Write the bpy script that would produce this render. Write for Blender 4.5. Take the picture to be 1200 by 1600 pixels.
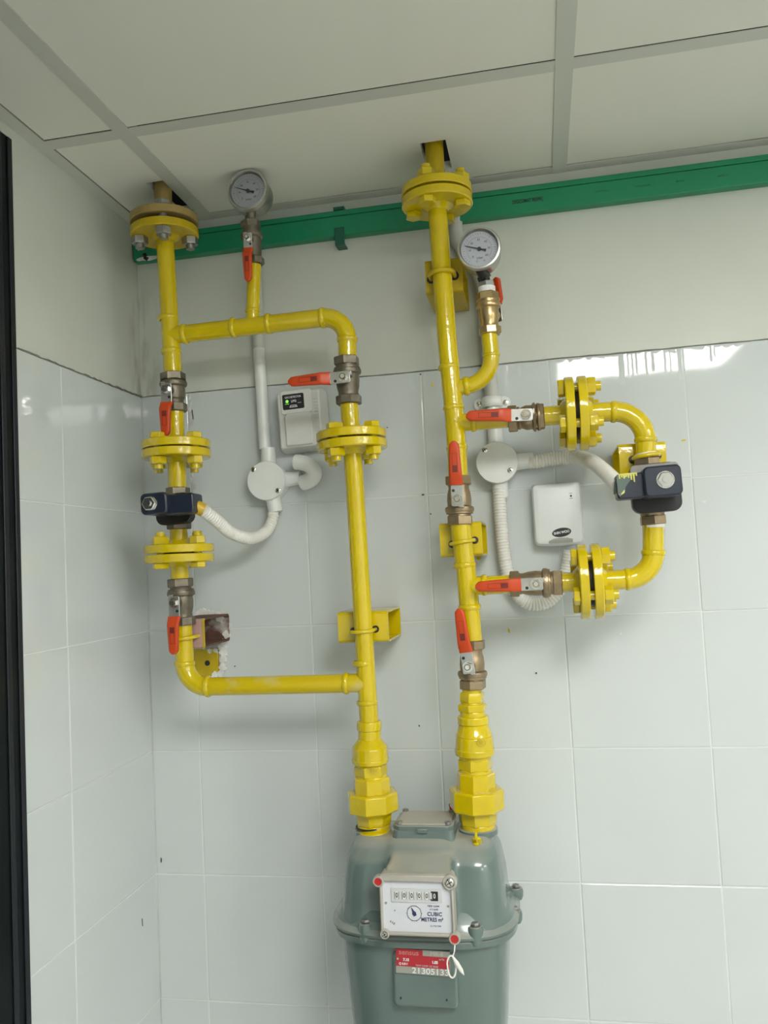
import bpy, math, random
from mathutils import Vector, Matrix
random.seed(4)
PI = math.pi
scene = bpy.context.scene
for o in list(bpy.data.objects): bpy.data.objects.remove(o)
COL = scene.collection

# ------------------------------------------------------------------ camera
CAM_R = Matrix(((0.98104514, 0.06007411, 0.18423228), (0.18734707, -0.05111901, -0.98096275), (-0.04951269, 0.99688412, -0.06140476)))
CAM_P = Vector((0.66397711, -1.31092667, -0.30686143))
FPX = 1286.3345
cd = bpy.data.cameras.new('camera'); cam = bpy.data.objects.new('camera', cd); COL.objects.link(cam)
cd.sensor_fit = 'VERTICAL'; cd.sensor_height = 36; cd.lens = FPX * 36 / 1600; cd.clip_start = .02
cam.matrix_world = Matrix.Translation(CAM_P) @ CAM_R.to_4x4()
scene.camera = cam

# ------------------------------------------------------------------ light and exposure
w = bpy.data.worlds.new('world'); scene.world = w; w.use_nodes = True
w.node_tree.nodes['Background'].inputs[0].default_value = (.5, .55, .6, 1)
w.node_tree.nodes['Background'].inputs[1].default_value = 0.0
LED_MAIN = 14.5      # luminaire panel set in the ceiling grid
LED_FILL = 11.0  # panels added out of view as fill light
scene.view_settings.view_transform = 'Standard'; scene.view_settings.look = 'None'
scene.view_settings.gamma = 1; scene.view_settings.use_curve_mapping = False
scene.view_settings.exposure = 0.6

# ------------------------------------------------------------------ measures
T = .2025; TX = .0853; TH = .2017; LY = .2438     # tile module, first joints
CEIL = .2987; PY = .125                             # ceiling height over the tile edge, pipe distance from wall
ROOM_X, ROOM_Y, FLOOR = 2.7, -3.3, -2.2

def at(u, v, D):
    """point of the photograph at distance D in front of the back wall"""
    d = CAM_R @ Vector(((u - 600) / FPX, -(v - 800) / FPX, -1))
    t = (-D - CAM_P.y) / d.y
    return CAM_P + d * t
def P(u, v): return at(u, v, PY)

# ------------------------------------------------------------------ materials
def mat(name, col, rough=.5, metal=0, coat=0, bump=0, bscale=60, var=0, vscale=20, spec=.5, emit=None, es=0, col2=None, c2scale=30, c2thr=(.5, .6), detail=3):
    m = bpy.data.materials.new(name); m.use_nodes = True
    nt = m.node_tree; b = nt.nodes['Principled BSDF']
    b.inputs['Base Color'].default_value = (*col, 1)
    b.inputs['Roughness'].default_value = rough; b.inputs['Metallic'].default_value = metal
    b.inputs['Coat Weight'].default_value = coat; b.inputs['Coat Roughness'].default_value = .08
    b.inputs['Specular IOR Level'].default_value = spec
    if emit: b.inputs['Emission Color'].default_value = (*emit, 1); b.inputs['Emission Strength'].default_value = es
    tc = nt.nodes.new('ShaderNodeTexCoord')
    last = None
    if var or col2:
        rgb = nt.nodes.new('ShaderNodeRGB'); rgb.outputs[0].default_value = (*col, 1); last = rgb.outputs[0]
    if col2:
        n = nt.nodes.new('ShaderNodeTexNoise'); n.inputs['Scale'].default_value = c2scale; n.inputs['Detail'].default_value = 5
        nt.links.new(tc.outputs['Object'], n.inputs['Vector'])
        r = nt.nodes.new('ShaderNodeMapRange'); r.inputs[1].default_value = c2thr[0]; r.inputs[2].default_value = c2thr[1]
        nt.links.new(n.outputs[0], r.inputs[0])
        mx = nt.nodes.new('ShaderNodeMix'); mx.data_type = 'RGBA'; mx.inputs[7].default_value = (*col2, 1)
        nt.links.new(r.outputs[0], mx.inputs[0]); nt.links.new(last, mx.inputs[6]); last = mx.outputs[2]
    if var:
        n = nt.nodes.new('ShaderNodeTexNoise'); n.inputs['Scale'].default_value = vscale; n.inputs['Detail'].default_value = 4
        nt.links.new(tc.outputs['Object'], n.inputs['Vector'])
        r = nt.nodes.new('ShaderNodeMapRange'); r.inputs[1].default_value = .3; r.inputs[2].default_value = .7; r.inputs[3].default_value = 1 - var; r.inputs[4].default_value = 1 + var
        nt.links.new(n.outputs[0], r.inputs[0])
        h = nt.nodes.new('ShaderNodeHueSaturation'); nt.links.new(r.outputs[0], h.inputs['Value']); nt.links.new(last, h.inputs['Color']); last = h.outputs[0]
    if last: nt.links.new(last, b.inputs['Base Color'])
    if bump:
        n = nt.nodes.new('ShaderNodeTexNoise'); n.inputs['Scale'].default_value = bscale; n.inputs['Detail'].default_value = detail
        nt.links.new(tc.outputs['Object'], n.inputs['Vector'])
        bp = nt.nodes.new('ShaderNodeBump'); bp.inputs['Strength'].default_value = bump; bp.inputs['Distance'].default_value = .002
        nt.links.new(n.outputs[0], bp.inputs['Height']); nt.links.new(bp.outputs[0], b.inputs['Normal'])
        if coat: nt.links.new(bp.outputs[0], b.inputs['Coat Normal'])
    return m

def tile_material():
    m = mat('glazed_tile', (.60, .645, .64), .1, var=.03, vscale=3)
    nt = m.node_tree; b = nt.nodes['Principled BSDF']; L = nt.links
    geo = nt.nodes.new('ShaderNodeNewGeometry'); sep = nt.nodes.new('ShaderNodeSeparateXYZ'); L.new(geo.outputs['Position'], sep.inputs[0])
    def M(op, a, c, clamp=False):
        n = nt.nodes.new('ShaderNodeMath'); n.operation = op; n.use_clamp = clamp
        for i, x in enumerate((a, c)):
            if isinstance(x, (int, float)): n.inputs[i].default_value = x
            else: L.new(x, n.inputs[i])
        return n.outputs[0]
    # wall paint that ran down over the glaze of the top row
    wob = nt.nodes.new('ShaderNodeTexNoise'); wob.inputs['Scale'].default_value = 90; L.new(geo.outputs['Position'], wob.inputs['Vector'])
    xw = M('ADD', sep.outputs[0], M('MULTIPLY', M('SUBTRACT', wob.outputs[0], .5), .003))
    zw = M('ADD', sep.outputs[2], M('MULTIPLY', M('SUBTRACT', wob.outputs[0], .5), .02))
    mask = M('GREATER_THAN', zw, -.0045)
    drips = [(.7995, .808, -.05), (.8125, .8145, -.036), (.819, .8215, -.037), (.825, .828, -.034), (.839, .8425, -.038), (.8485, .853, -.033), (.867, .8702, -.035), (.8755, .8775, -.037), (.887, .893, -.05), (.934, .9375, -.026), (.9405, .9425, -.02), (.30, .304, -.02), (.47, .478, -.03), (.49, .497, -.024), (.60, .607, -.03), (.645, .650, -.02)]
    for x0, x1, z in drips:
        c = M('LESS_THAN', M('ABSOLUTE', M('SUBTRACT', xw, (x0 + x1) / 2), 0), (x1 - x0) / 2)
        mask = M('MAXIMUM', mask, M('MULTIPLY', c, M('GREATER_THAN', sep.outputs[2], z)))
    mask = M('MULTIPLY', mask, M('GREATER_THAN', sep.outputs[0], .02))
    L.new(M('ADD', M('MULTIPLY', mask, .5), .05), b.inputs['Roughness'])
    L.new(M('SUBTRACT', .5, M('MULTIPLY', mask, .35)), b.inputs['Specular IOR Level'])
    n = nt.nodes.new('ShaderNodeTexNoise'); n.inputs['Scale'].default_value = 9; n.inputs['Detail'].default_value = 2; L.new(geo.outputs['Position'], n.inputs['Vector'])
    bp = nt.nodes.new('ShaderNodeBump'); bp.inputs['Strength'].default_value = .05; bp.inputs['Distance'].default_value = .004
    L.new(n.outputs[0], bp.inputs['Height']); L.new(bp.outputs[0], b.inputs['Normal'])
    return m

M_TILE = tile_material()
M_GROUT = mat('grout', (.66, .70, .68), .8, var=.06, vscale=15)
M_PAINT = mat('wall_paint', (.60, .63, .565), .42, bump=.15, bscale=25, var=.03, vscale=6, spec=.35)
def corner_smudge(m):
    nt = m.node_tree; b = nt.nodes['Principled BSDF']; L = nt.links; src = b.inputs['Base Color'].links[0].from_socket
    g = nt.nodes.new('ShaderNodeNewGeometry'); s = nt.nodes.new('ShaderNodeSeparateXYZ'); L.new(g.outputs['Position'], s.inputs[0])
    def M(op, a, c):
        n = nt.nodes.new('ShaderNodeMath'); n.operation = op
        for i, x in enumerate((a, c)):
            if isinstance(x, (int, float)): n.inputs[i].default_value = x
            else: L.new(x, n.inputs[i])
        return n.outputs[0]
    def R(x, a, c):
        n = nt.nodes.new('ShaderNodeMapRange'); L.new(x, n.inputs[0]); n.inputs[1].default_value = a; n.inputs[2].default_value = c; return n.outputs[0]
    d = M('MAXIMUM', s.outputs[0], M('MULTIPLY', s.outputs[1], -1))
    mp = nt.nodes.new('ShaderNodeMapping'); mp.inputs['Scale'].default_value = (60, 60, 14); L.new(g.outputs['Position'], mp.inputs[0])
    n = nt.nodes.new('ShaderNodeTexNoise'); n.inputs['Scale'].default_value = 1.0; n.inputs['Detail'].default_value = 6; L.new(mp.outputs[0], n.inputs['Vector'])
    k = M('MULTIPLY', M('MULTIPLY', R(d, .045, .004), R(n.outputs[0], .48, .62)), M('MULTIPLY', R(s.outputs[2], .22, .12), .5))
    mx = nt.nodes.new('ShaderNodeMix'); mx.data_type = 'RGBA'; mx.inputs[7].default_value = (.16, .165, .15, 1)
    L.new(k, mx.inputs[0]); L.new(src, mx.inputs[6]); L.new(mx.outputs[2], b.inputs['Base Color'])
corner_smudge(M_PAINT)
M_CEIL = mat('ceiling_panel', (.76, .765, .685), .55, var=.015, vscale=4, spec=.3)
M_GRID = mat('grid_metal', (.56, .58, .52), .42)
M_DARK = mat('plenum_dark', (.03, .03, .028), .9)  # shade of the ceiling void put into the colour, keeps the holes black
M_FLOOR = mat('floor_tile', (.74, .74, .70), .3)
M_FARW = mat('far_wall_tile', (.80, .81, .79), .3)
M_BLACK = mat('black_gloss', (.006, .009, .010), .3, spec=.15, var=.3, vscale=8, bump=.1, bscale=30)
M_EDGE = mat('black_edge', (.018, .02, .024), .35, spec=.2)
M_YEL = mat('yellow_enamel', (.62, .475, .002), .16, coat=.6, spec=.4, bump=.30, bscale=95, var=.05, vscale=25)
M_YELD = mat('yellow_enamel_dull', (.50, .365, .008), .32, bump=.3, bscale=80, var=.10, vscale=40, spec=.35)
M_YDUST = mat('yellow_dusty', (.60, .455, .006), .28, coat=.4, spec=.35, bump=.25, bscale=90, col2=(.60, .52, .20), c2scale=18, c2thr=(.53, .68))
M_PRIMER = mat('ochre_primer', (.33, .235, .075), .6, var=.15, vscale=40)
M_BRASS = mat('brass_worn', (.32, .245, .15), .36, metal=.75, var=.2, vscale=60, bump=.25, bscale=120)
M_BRASSD = mat('brass_dark', (.17, .15, .11), .42, metal=.6, var=.25, vscale=70, bump=.3, bscale=120)
M_BRASSL = mat('brass_bright', (.47, .345, .17), .28, metal=.85, var=.12, vscale=60, bump=.1)
M_STEEL = mat('zinc_steel', (.52, .52, .49), .3, metal=.9, var=.1, vscale=80)
M_STEELD = mat('dull_steel', (.33, .33, .31), .4, metal=.8, var=.2, vscale=80)
M_CHROME = mat('polished_steel', (.75, .75, .72), .14, metal=1)
M_RED = mat('red_plastic', (.54, .060, .012), .36, spec=.35, bump=.08, var=.06, vscale=60)
M_REDL = mat('red_plastic_light', (.50, .018, .018), .38)
M_INK = mat('black_ink', (.015, .015, .018), .5)
M_REDINK = mat('dark_red_ink', (.16, .015, .008), .5)
M_BLUEINK = mat('blue_ink', (.02, .03, .10), .5)
M_WHITE = mat('white_pvc', (.79, .82, .80), .35, var=.03, vscale=20)
M_WHITEG = mat('painted_pvc', (.52, .54, .49), .5, var=.04, vscale=20)
M_FLEX = mat('white_flex', (.76, .76, .71), .42, var=.05, vscale=30)
M_DET = mat('detector_plastic', (.70, .71, .68), .4, var=.03, vscale=25)
M_DETW = mat('detector_white', (.78, .82, .82), .33, var=.02)
M_DIAL = mat('dial_white', (.62, .65, .70), .45)
M_GREEN = mat('green_pvc', (.008, .235, .11), .34, var=.06, vscale=14)
M_GREEND = mat('green_pvc_dark', (.006, .10, .06), .4)
M_NAVY = mat('navy_plastic', (.013, .020, .036), .34, var=.15, vscale=50, bump=.1)
M_BLK = mat('black_plastic', (.010, .010, .011), .4, bump=.2, bscale=80)
M_GGRN = mat('grey_green_paint', (.10, .14, .12), .3, col2=(.65, .62, .2), c2scale=60, c2thr=(.56, .6))
M_GREYP = mat('dusty_grey', (.27, .26, .24), .6, var=.1, vscale=60)
M_METER = mat('meter_grey', (.115, .165, .15), .3, coat=.45, bump=.1, bscale=40, var=.04, vscale=12)
M_METERD = mat('meter_dust', (.40, .385, .335), .55, var=.07, vscale=20)
M_PLATE = mat('index_plate', (.64, .66, .70), .4, metal=.1)
M_PLASTER = mat('plaster', (.70, .71, .67), .8, bump=.8, bscale=60, var=.2, vscale=50)
M_RUST = mat('rusty_steel', (.12, .055, .035), .8, var=.4, vscale=40, col2=(.4, .36, .33), c2scale=22, c2thr=(.6, .68))
M_PINK = mat('bare_plate', (.42, .27, .25), .5, var=.12, vscale=40)
M_PTFE = mat('ptfe_tape', (.80, .80, .77), .5, bump=.4, bscale=150)
M_CRACK = mat('crack', (.06, .06, .055), .9)
M_NAMEP = mat('nameplate_silver', (.36, .36, .31), .4, metal=.3)
M_NAMER = mat('nameplate_red', (.42, .02, .03), .4)
M_LED = mat('led_green', (.1, .6, .1), .3, emit=(.30, .8, .12), es=.55)
def emis(name, s, col=(1, .985, .95)):
    return mat(name, (.9, .9, .9), .6, emit=col, es=s)
def meter_material():
    # settled dust lies on surfaces that face up
    m = mat('meter_paint', (.115, .165, .15), .26, coat=.5, bump=.1, bscale=45, var=.04, vscale=12)
    nt = m.node_tree; b = nt.nodes['Principled BSDF']; L = nt.links
    src = b.inputs['Base Color'].links[0].from_socket
    g = nt.nodes.new('ShaderNodeNewGeometry'); s = nt.nodes.new('ShaderNodeSeparateXYZ'); L.new(g.outputs['True Normal'], s.inputs[0])
    n = nt.nodes.new('ShaderNodeTexNoise'); n.inputs['Scale'].default_value = 14; n.inputs['Detail'].default_value = 5; L.new(g.outputs['Position'], n.inputs['Vector'])
    a = nt.nodes.new('ShaderNodeMath'); a.operation = 'MULTIPLY_ADD'; L.new(n.outputs[0], a.inputs[0]); a.inputs[1].default_value = .5; L.new(s.outputs[2], a.inputs[2])
    r = nt.nodes.new('ShaderNodeMapRange'); L.new(a.outputs[0], r.inputs[0]); r.inputs[1].default_value = .70; r.inputs[2].default_value = 1.22; r.inputs[4].default_value = .68
    mx = nt.nodes.new('ShaderNodeMix'); mx.data_type = 'RGBA'; mx.inputs[7].default_value = (.42, .41, .36, 1)
    L.new(r.outputs[0], mx.inputs[0]); L.new(src, mx.inputs[6]); L.new(mx.outputs[2], b.inputs['Base Color'])
    return m
M_METERS = meter_material()
def glass_material():
    m = bpy.data.materials.new('gauge_glass'); m.use_nodes = True; nt = m.node_tree
    nt.nodes.remove(nt.nodes['Principled BSDF']); out = nt.nodes['Material Output']
    t = nt.nodes.new('ShaderNodeBsdfTransparent'); g = nt.nodes.new('ShaderNodeBsdfGlossy'); g.inputs['Roughness'].default_value = .03
    f = nt.nodes.new('ShaderNodeFresnel'); mx = nt.nodes.new('ShaderNodeMixShader')
    nt.links.new(f.outputs[0], mx.inputs[0]); nt.links.new(t.outputs[0], mx.inputs[1]); nt.links.new(g.outputs[0], mx.inputs[2]); nt.links.new(mx.outputs[0], out.inputs[0])
    return m
M_GLASS = glass_material()

# ------------------------------------------------------------------ mesh helpers
def frame(origin, zdir, xhint=(0, -1, 0)):
    """matrix whose z runs along zdir and x lies as close as possible to xhint"""
    z = Vector(zdir).normalized(); x = Vector(xhint); x = (x - z * x.dot(z)).normalized(); y = z.cross(x)
    m = Matrix((x, y, z)).transposed().to_4x4(); m.translation = Vector(origin); return m
FACE = Matrix(((1, 0, 0), (0, 0, -1), (0, 1, 0))).to_4x4()      # local x right, y up, z out of the wall
def face(o, rz=0):
    m = Matrix.Translation(Vector(o)) @ FACE @ Matrix.Rotation(rz, 4, 'Z'); return m

class MB:
    def __init__(s): s.v = []; s.f = []
    def add(s, vs, fs, m=None):
        n = len(s.v); s.v += [(m @ Vector(p)) if m else Vector(p) for p in vs]; s.f += [tuple(i + n for i in q) for q in fs]; return s
    def box(s, x0, y0, z0, x1, y1, z1, m=None):
        vs = [(x, y, z) for x in (x0, x1) for y in (y0, y1) for z in (z0, z1)]
        return s.add(vs, [(0, 1, 3, 2), (4, 6, 7, 5), (0, 4, 5, 1), (2, 3, 7, 6), (0, 2, 6, 4), (1, 5, 7, 3)], m)
    def lathe(s, prof, m=None, n=32, cap=True, a0=0):
        vs = []; fs = []
        for r, z in prof:
            for i in range(n):
                a = a0 + 2 * PI * i / n; vs.append((r * math.cos(a), r * math.sin(a), z))
        k = len(prof)
        for j in range(k - 1):
            for i in range(n): fs.append((j * n + i, j * n + (i + 1) % n, (j + 1) * n + (i + 1) % n, (j + 1) * n + i))
        if cap: fs.append(tuple(range(n))[::-1]); fs.append(tuple((k - 1) * n + i for i in range(n)))
        return s.add(vs, fs, m)
    def hexn(s, r, z0, z1, m=None, n=6, ch=.0012, a0=0):
        return s.lathe([(r - ch, z0), (r, z0 + ch), (r, z1 - ch), (r - ch, z1)], m, n, a0=a0)
    def tube(s, pts, rad, n=16, cap=True, closed=False):
        pts = [Vector(p) for p in pts]; k = len(pts); vs = []; fs = []; up = None
        for i, p in enumerate(pts):
            if closed: t = pts[(i + 1) % k] - pts[i - 1]
            else: t = pts[min(i + 1, k - 1)] - pts[max(i - 1, 0)]
            t.normalize()
            if up is None: up = t.orthogonal().normalized()
            up = (up - t * up.dot(t)).normalized(); b = t.cross(up)
            r = rad[i] if isinstance(rad, (list, tuple)) else rad
            for j in range(n):
                a = 2 * PI * j / n; vs.append(p + up * (r * math.cos(a)) + b * (r * math.sin(a)))
        for i in range(k - 1 + (1 if closed else 0)):
            for j in range(n):
                a, c = i * n, ((i + 1) % k) * n; fs.append((a + j, a + (j + 1) % n, c + (j + 1) % n, c + j))
        if cap and not closed: fs.append(tuple(range(n))[::-1]); fs.append(tuple((k - 1) * n + i for i in range(n)))
        return s.add(vs, fs)
    def torus(s, R, r, m=None, n=36, k=10):
        vs = []; fs = []
        for i in range(n):
            a = 2 * PI * i / n
            for j in range(k):
                b = 2 * PI * j / k; q = R + r * math.cos(b); vs.append((q * math.cos(a), q * math.sin(a), r * math.sin(b)))
        for i in range(n):
            for j in range(k): fs.append((i * k + j, ((i + 1) % n) * k + j, ((i + 1) % n) * k + (j + 1) % k, i * k + (j + 1) % k))
        return s.add(vs, fs, m)
    def prism(s, poly, z0, z1, m=None):
        n = len(poly); vs = [(x, y, z0) for x, y in poly] + [(x, y, z1) for x, y in poly]
        fs = [tuple(range(n))[::-1], tuple(range(n, 2 * n))] + [(i, (i + 1) % n, n + (i + 1) % n, n + i) for i in range(n)]
        return s.add(vs, fs, m)
    def rings(s, rows, m=None):
        """loft through rows of points (same count each), capped"""
        n = len(rows[0]); vs = [p for r in rows for p in r]; fs = []
        for j in range(len(rows) - 1):
            for i in range(n): fs.append((j * n + i, j * n + (i + 1) % n, (j + 1) * n + (i + 1) % n, (j + 1) * n + i))
        fs.append(tuple(range(n))[::-1]); fs.append(tuple((len(rows) - 1) * n + i for i in range(n)))
        return s.add(vs, fs, m)
    def build(s, name, material, parent=None, bevel=0, seg=2, angle=35):
        me = bpy.data.meshes.new(name); o = bpy.data.objects.new(name, me)
        off = Vector((0, 0, 0))
        if parent is not None:
            q = parent
            while q is not None: off += q.location; q = q.parent
        me.from_pydata([tuple(p - off) for p in s.v], [], s.f)
        import bmesh
        bm = bmesh.new(); bm.from_mesh(me); bmesh.ops.recalc_face_normals(bm, faces=bm.faces); bm.to_mesh(me); bm.free()
        me.materials.append(material)
        for p in me.polygons: p.use_smooth = True
        me.set_sharp_from_angle(angle=math.radians(angle))
        COL.objects.link(o)
        if parent is not None: o.parent = parent
        if bevel:
            b = o.modifiers.new('bevel', 'BEVEL'); b.width = bevel; b.segments = seg; b.limit_method = 'ANGLE'; b.angle_limit = math.radians(40); b.harden_normals = False
        return o

def rrect(hx, hy, r, n=5, cx=0, cy=0):
    pts = []
    for sx, sy, a0 in ((1, 1, 0), (-1, 1, 90), (-1, -1, 180), (1, -1, 270)):
        for i in range(n + 1):
            a = math.radians(a0 + 90 * i / n); pts.append((cx + sx * (hx - r) + r * math.cos(a), cy + sy * (hy - r) + r * math.sin(a)))
    return pts
def thing(name, label, cat, loc=(0, 0, 0), group=None):
    o = bpy.data.objects.new(name, None); COL.objects.link(o); o.location = Vector(loc); o.empty_display_size = .02
    o['label'] = label; o['category'] = cat
    if group: o['group'] = group
    return o
def tag(o, label, cat, group=None):
    o['label'] = label; o['category'] = cat
    if group: o['group'] = group
    return o
def text(name, body, size, m, material, parent, extr=.00025, align='CENTER', bold=0, sx=1):
    c = bpy.data.curves.new(name, 'FONT'); c.body = body; c.size = size; c.align_x = align; c.align_y = 'CENTER'; c.extrude = extr; c.offset = bold
    t = bpy.data.objects.new(name, c); COL.objects.link(t)
    bpy.context.view_layer.update()
    dg = bpy.context.evaluated_depsgraph_get(); me = bpy.data.meshes.new_from_object(t.evaluated_get(dg)); bpy.data.objects.remove(t)
    off = Vector((0, 0, 0)); q = parent
    while q is not None: off += q.location; q = q.parent
    mm = Matrix.Translation(-off) @ m @ Matrix.Diagonal((sx, 1, 1, 1)); me.transform(mm)
    me.materials.clear(); me.materials.append(material); me.name = name
    o = bpy.data.objects.new(name, me); COL.objects.link(o); o.parent = parent
    return o
def struct(o): o['kind'] = 'structure'; return o

# ------------------------------------------------------------------ the room
def tiled_wall(name, us, zs, place, backing):
    mb = MB(); g = .0008; bv = .0010
    for i in range(len(us) - 1):
        for j in range(len(zs) - 1):
            u0, u1, z0, z1 = us[i] + g, us[i + 1] - g, zs[j + 1] + g, zs[j] - g
            if u1 - u0 < .006 or z1 - z0 < .006: continue
            ou = random.uniform(-.0003, .0003); tu = random.uniform(-.0016, .0016); tz = random.uniform(-.0016, .0016)
            cu, cz = (u0 + u1) / 2, (z0 + z1) / 2
            def pt(u, z, d): return place(u, z, d + (ou + (u - cu) * tu + (z - cz) * tz))
            vs = [pt(u, z, -.004) for u, z in ((u0, z0), (u1, z0), (u1, z1), (u0, z1))]
            vs += [pt(u, z, -bv * .6) for u, z in ((u0, z0), (u1, z0), (u1, z1), (u0, z1))]
            vs += [pt(u, z, 0) for u, z in ((u0 + bv, z0 + bv), (u1 - bv, z0 + bv), (u1 - bv, z1 - bv), (u0 + bv, z1 - bv))]
            fs = [(8, 9, 10, 11)] + [(k, (k + 1) % 4, 4 + (k + 1) % 4, 4 + k) for k in range(4)] + [(4 + k, 4 + (k + 1) % 4, 8 + (k + 1) % 4, 8 + k) for k in range(4)]
            mb.add(vs, fs)
    o = mb.build(name, M_TILE, None, angle=20); return struct(o)
zs = [-.0] + [-TH * k for k in range(1, 12)]; zs[-1] = FLOOR if zs[-1] < FLOOR else zs[-1]
xs = [0] + [TX + T * k for k in range(0, 13)] + [ROOM_X]
wall_back = tiled_wall('wall_back', xs, zs, lambda u, z, d: (u, -d, z), None)
ys = [0, LY] + [LY + T * k for k in range(1, 16)] + [-ROOM_Y]
wall_left = tiled_wall('wall_left', ys, zs, lambda u, z, d: (d, -u, z), None)
# grout bed and painted upper walls
struct(MB().box(-.1, .0007, FLOOR, ROOM_X, .1, -.0004).build('wall_back_bed', M_GROUT)).name = 'wall_back_grout'
struct(MB().box(-.1, ROOM_Y, FLOOR, -.0007, 0, -.0004).build('wall_left_grout', M_GROUT))
struct(MB().box(-.1, -.0012, .0004, ROOM_X, .1, CEIL + .013).build('wall_back_upper', M_PAINT))
struct(MB().box(-.1, ROOM_Y, .0004, .0012, 0, CEIL + .013).build('wall_left_upper', M_PAINT))
struct(MB().box(-.1, -.0012, CEIL + .013, ROOM_X, .1, .75).build('wall_back_plenum', M_DARK))
struct(MB().box(-.1, ROOM_Y, CEIL + .013, .0012, 0, .75).build('wall_left_plenum', M_DARK))
struct(MB().box(ROOM_X, ROOM_Y, FLOOR, ROOM_X + .1, .1, .75).build('wall_right', M_FARW))
struct(MB().box(-.1, ROOM_Y - .1, FLOOR, ROOM_X + .1, ROOM_Y, .75).build('wall_front', M_FARW))
struct(MB().box(-.1, ROOM_Y - .1, FLOOR - .1, ROOM_X + .1, .1, FLOOR).build('floor', M_FLOOR))
struct(MB().box(-.1, ROOM_Y - .1, .75, ROOM_X + .1, .1, .8).build('ceiling_slab', M_DARK))

# ceiling grid
BW = .0225
gx = [.1258 + .5915 * k for k in range(0, 5)]        # left edges of the bars that run away from the wall
gy = [.2838, .9750, 1.6150, 2.2070, 2.7990, 3.2750]        # near-wall edges of the bars along the wall
ceil = MB()
HOLES = [(.096, .1248, .036, .152), (.5262, .5640, .064, .1525)]
cx = [(.0222 + .0017, gx[0])] + [(gx[k] + BW, gx[k + 1] if k < 4 else ROOM_X) for k in range(5) if gx[k] + BW < ROOM_X and k < 4] + [(gx[4] + BW, ROOM_X)]
cy = [(.0222 + .0017, gy[0])] + [(gy[k] + BW + .0017, gy[k + 1] if k < 5 else -ROOM_Y) for k in range(5)] + [(gy[5] + BW + .0017, -ROOM_Y)]
MAINCELL = (2, 2)
PANEL_CELLS = {(2, 2): 'LED_MAIN', (4, 4): 'LED_FAR', (4, 2): 'LED_FAR'}  # the two cells on the right hold added fill panels
for i, (x0, x1) in enumerate(cx):
    for j, (y0, y1) in enumerate(cy):
        if x1 - x0 < .01 or y1 - y0 < .01 or (i, j) in PANEL_CELLS: continue
        hs = [h for h in HOLES if h[0] >= x0 - .02 and h[1] <= x1 + .02 and h[2] >= y0 and h[3] <= y1]
        z0, z1 = CEIL + .0006, CEIL + .0125
        if not hs: ceil.box(x0, -y1, z0, x1, -y0, z1)
        else:
            a, b, c, d = hs[0]
            ceil.box(x0, -y1, z0, a, -y0, z1); ceil.box(a, -y1, z0, b, -d, z1); ceil.box(a, -c, z0, b, -y0, z1)
            if x1 - b > .002: ceil.box(b, -y1, z0, x1, -y0, z1)
struct(ceil.build('ceiling', M_CEIL))
k = 1
for x in gx:
    if x + BW < ROOM_X: struct(MB().box(x, ROOM_Y, CEIL - .0012, x + BW, -.001, CEIL + .0004).box(x + .0105, ROOM_Y, CEIL + .0004, x + .012, -.03, CEIL + .03).build('trim_%d' % k, M_GRID)); k += 1
for y in gy:
    struct(MB().box(.001, -y - BW, CEIL - .0008, ROOM_X, -y, CEIL + .0004).build('trim_%d' % k, M_GRID)); k += 1
struct(MB().box(.0012, -.0222, CEIL - .0006, ROOM_X, -.0012, CEIL + .0006).box(0, -.003, CEIL, ROOM_X, -.0012, CEIL + .02).build('trim_%d' % k, M_GRID)); k += 1
struct(MB().box(.0012, ROOM_Y, CEIL - .0006, .0222, -.0012, CEIL + .0006).box(.0012, ROOM_Y, CEIL, .003, 0, CEIL + .02).build('trim_%d' % k, M_GRID)); k += 1
for (i, j), kind in PANEL_CELLS.items():
    x0, x1 = cx[i]; y0, y1 = cy[j]
    t = thing('ceiling_light', {(2, 2): 'square white light panel set in the ceiling nearest the gas meter', (4, 4): 'square white light panel in the ceiling at the far end of the room', (4, 2): 'square white light panel in the ceiling by the right wall'}[(i, j)], 'light', ((x0 + x1) / 2, -(y0 + y1) / 2, CEIL))
    fr = MB(); e = .012
    fr.box(x0, -y1, CEIL + .0006, x0 + e, -y0, CEIL + .012).box(x1 - e, -y1, CEIL + .0006, x1, -y0, CEIL + .012).box(x0 + e, -y1, CEIL + .0006, x1 - e, -y1 + e, CEIL + .012).box(x0 + e, -y0 - e, CEIL + .0006, x1 - e, -y0, CEIL + .012)
    fr.build('frame', M_WHITE, t)
    MB().box(x0 + e, -y1 + e, CEIL + .003, x1 - e, -y0 - e, CEIL + .010).build('diffuser', emis('diffuser_' + kind.lower(), LED_MAIN if kind == 'LED_MAIN' else LED_FILL), t)

# tall black frame by the left wall
t = thing('door_frame', 'tall black glossy metal frame against the tiled wall at the left edge', 'frame', (.02, -.6, FLOOR))
MB().box(.0015, -1.05, FLOOR, .010, -.362, .276).build('post', M_BLACK, t, bevel=.002)
for yy in (-.367, -.390): MB().box(.010, yy - .005, FLOOR, .0125, yy + .004, .274).build('ridge', M_EDGE, t, bevel=.0015)

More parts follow.
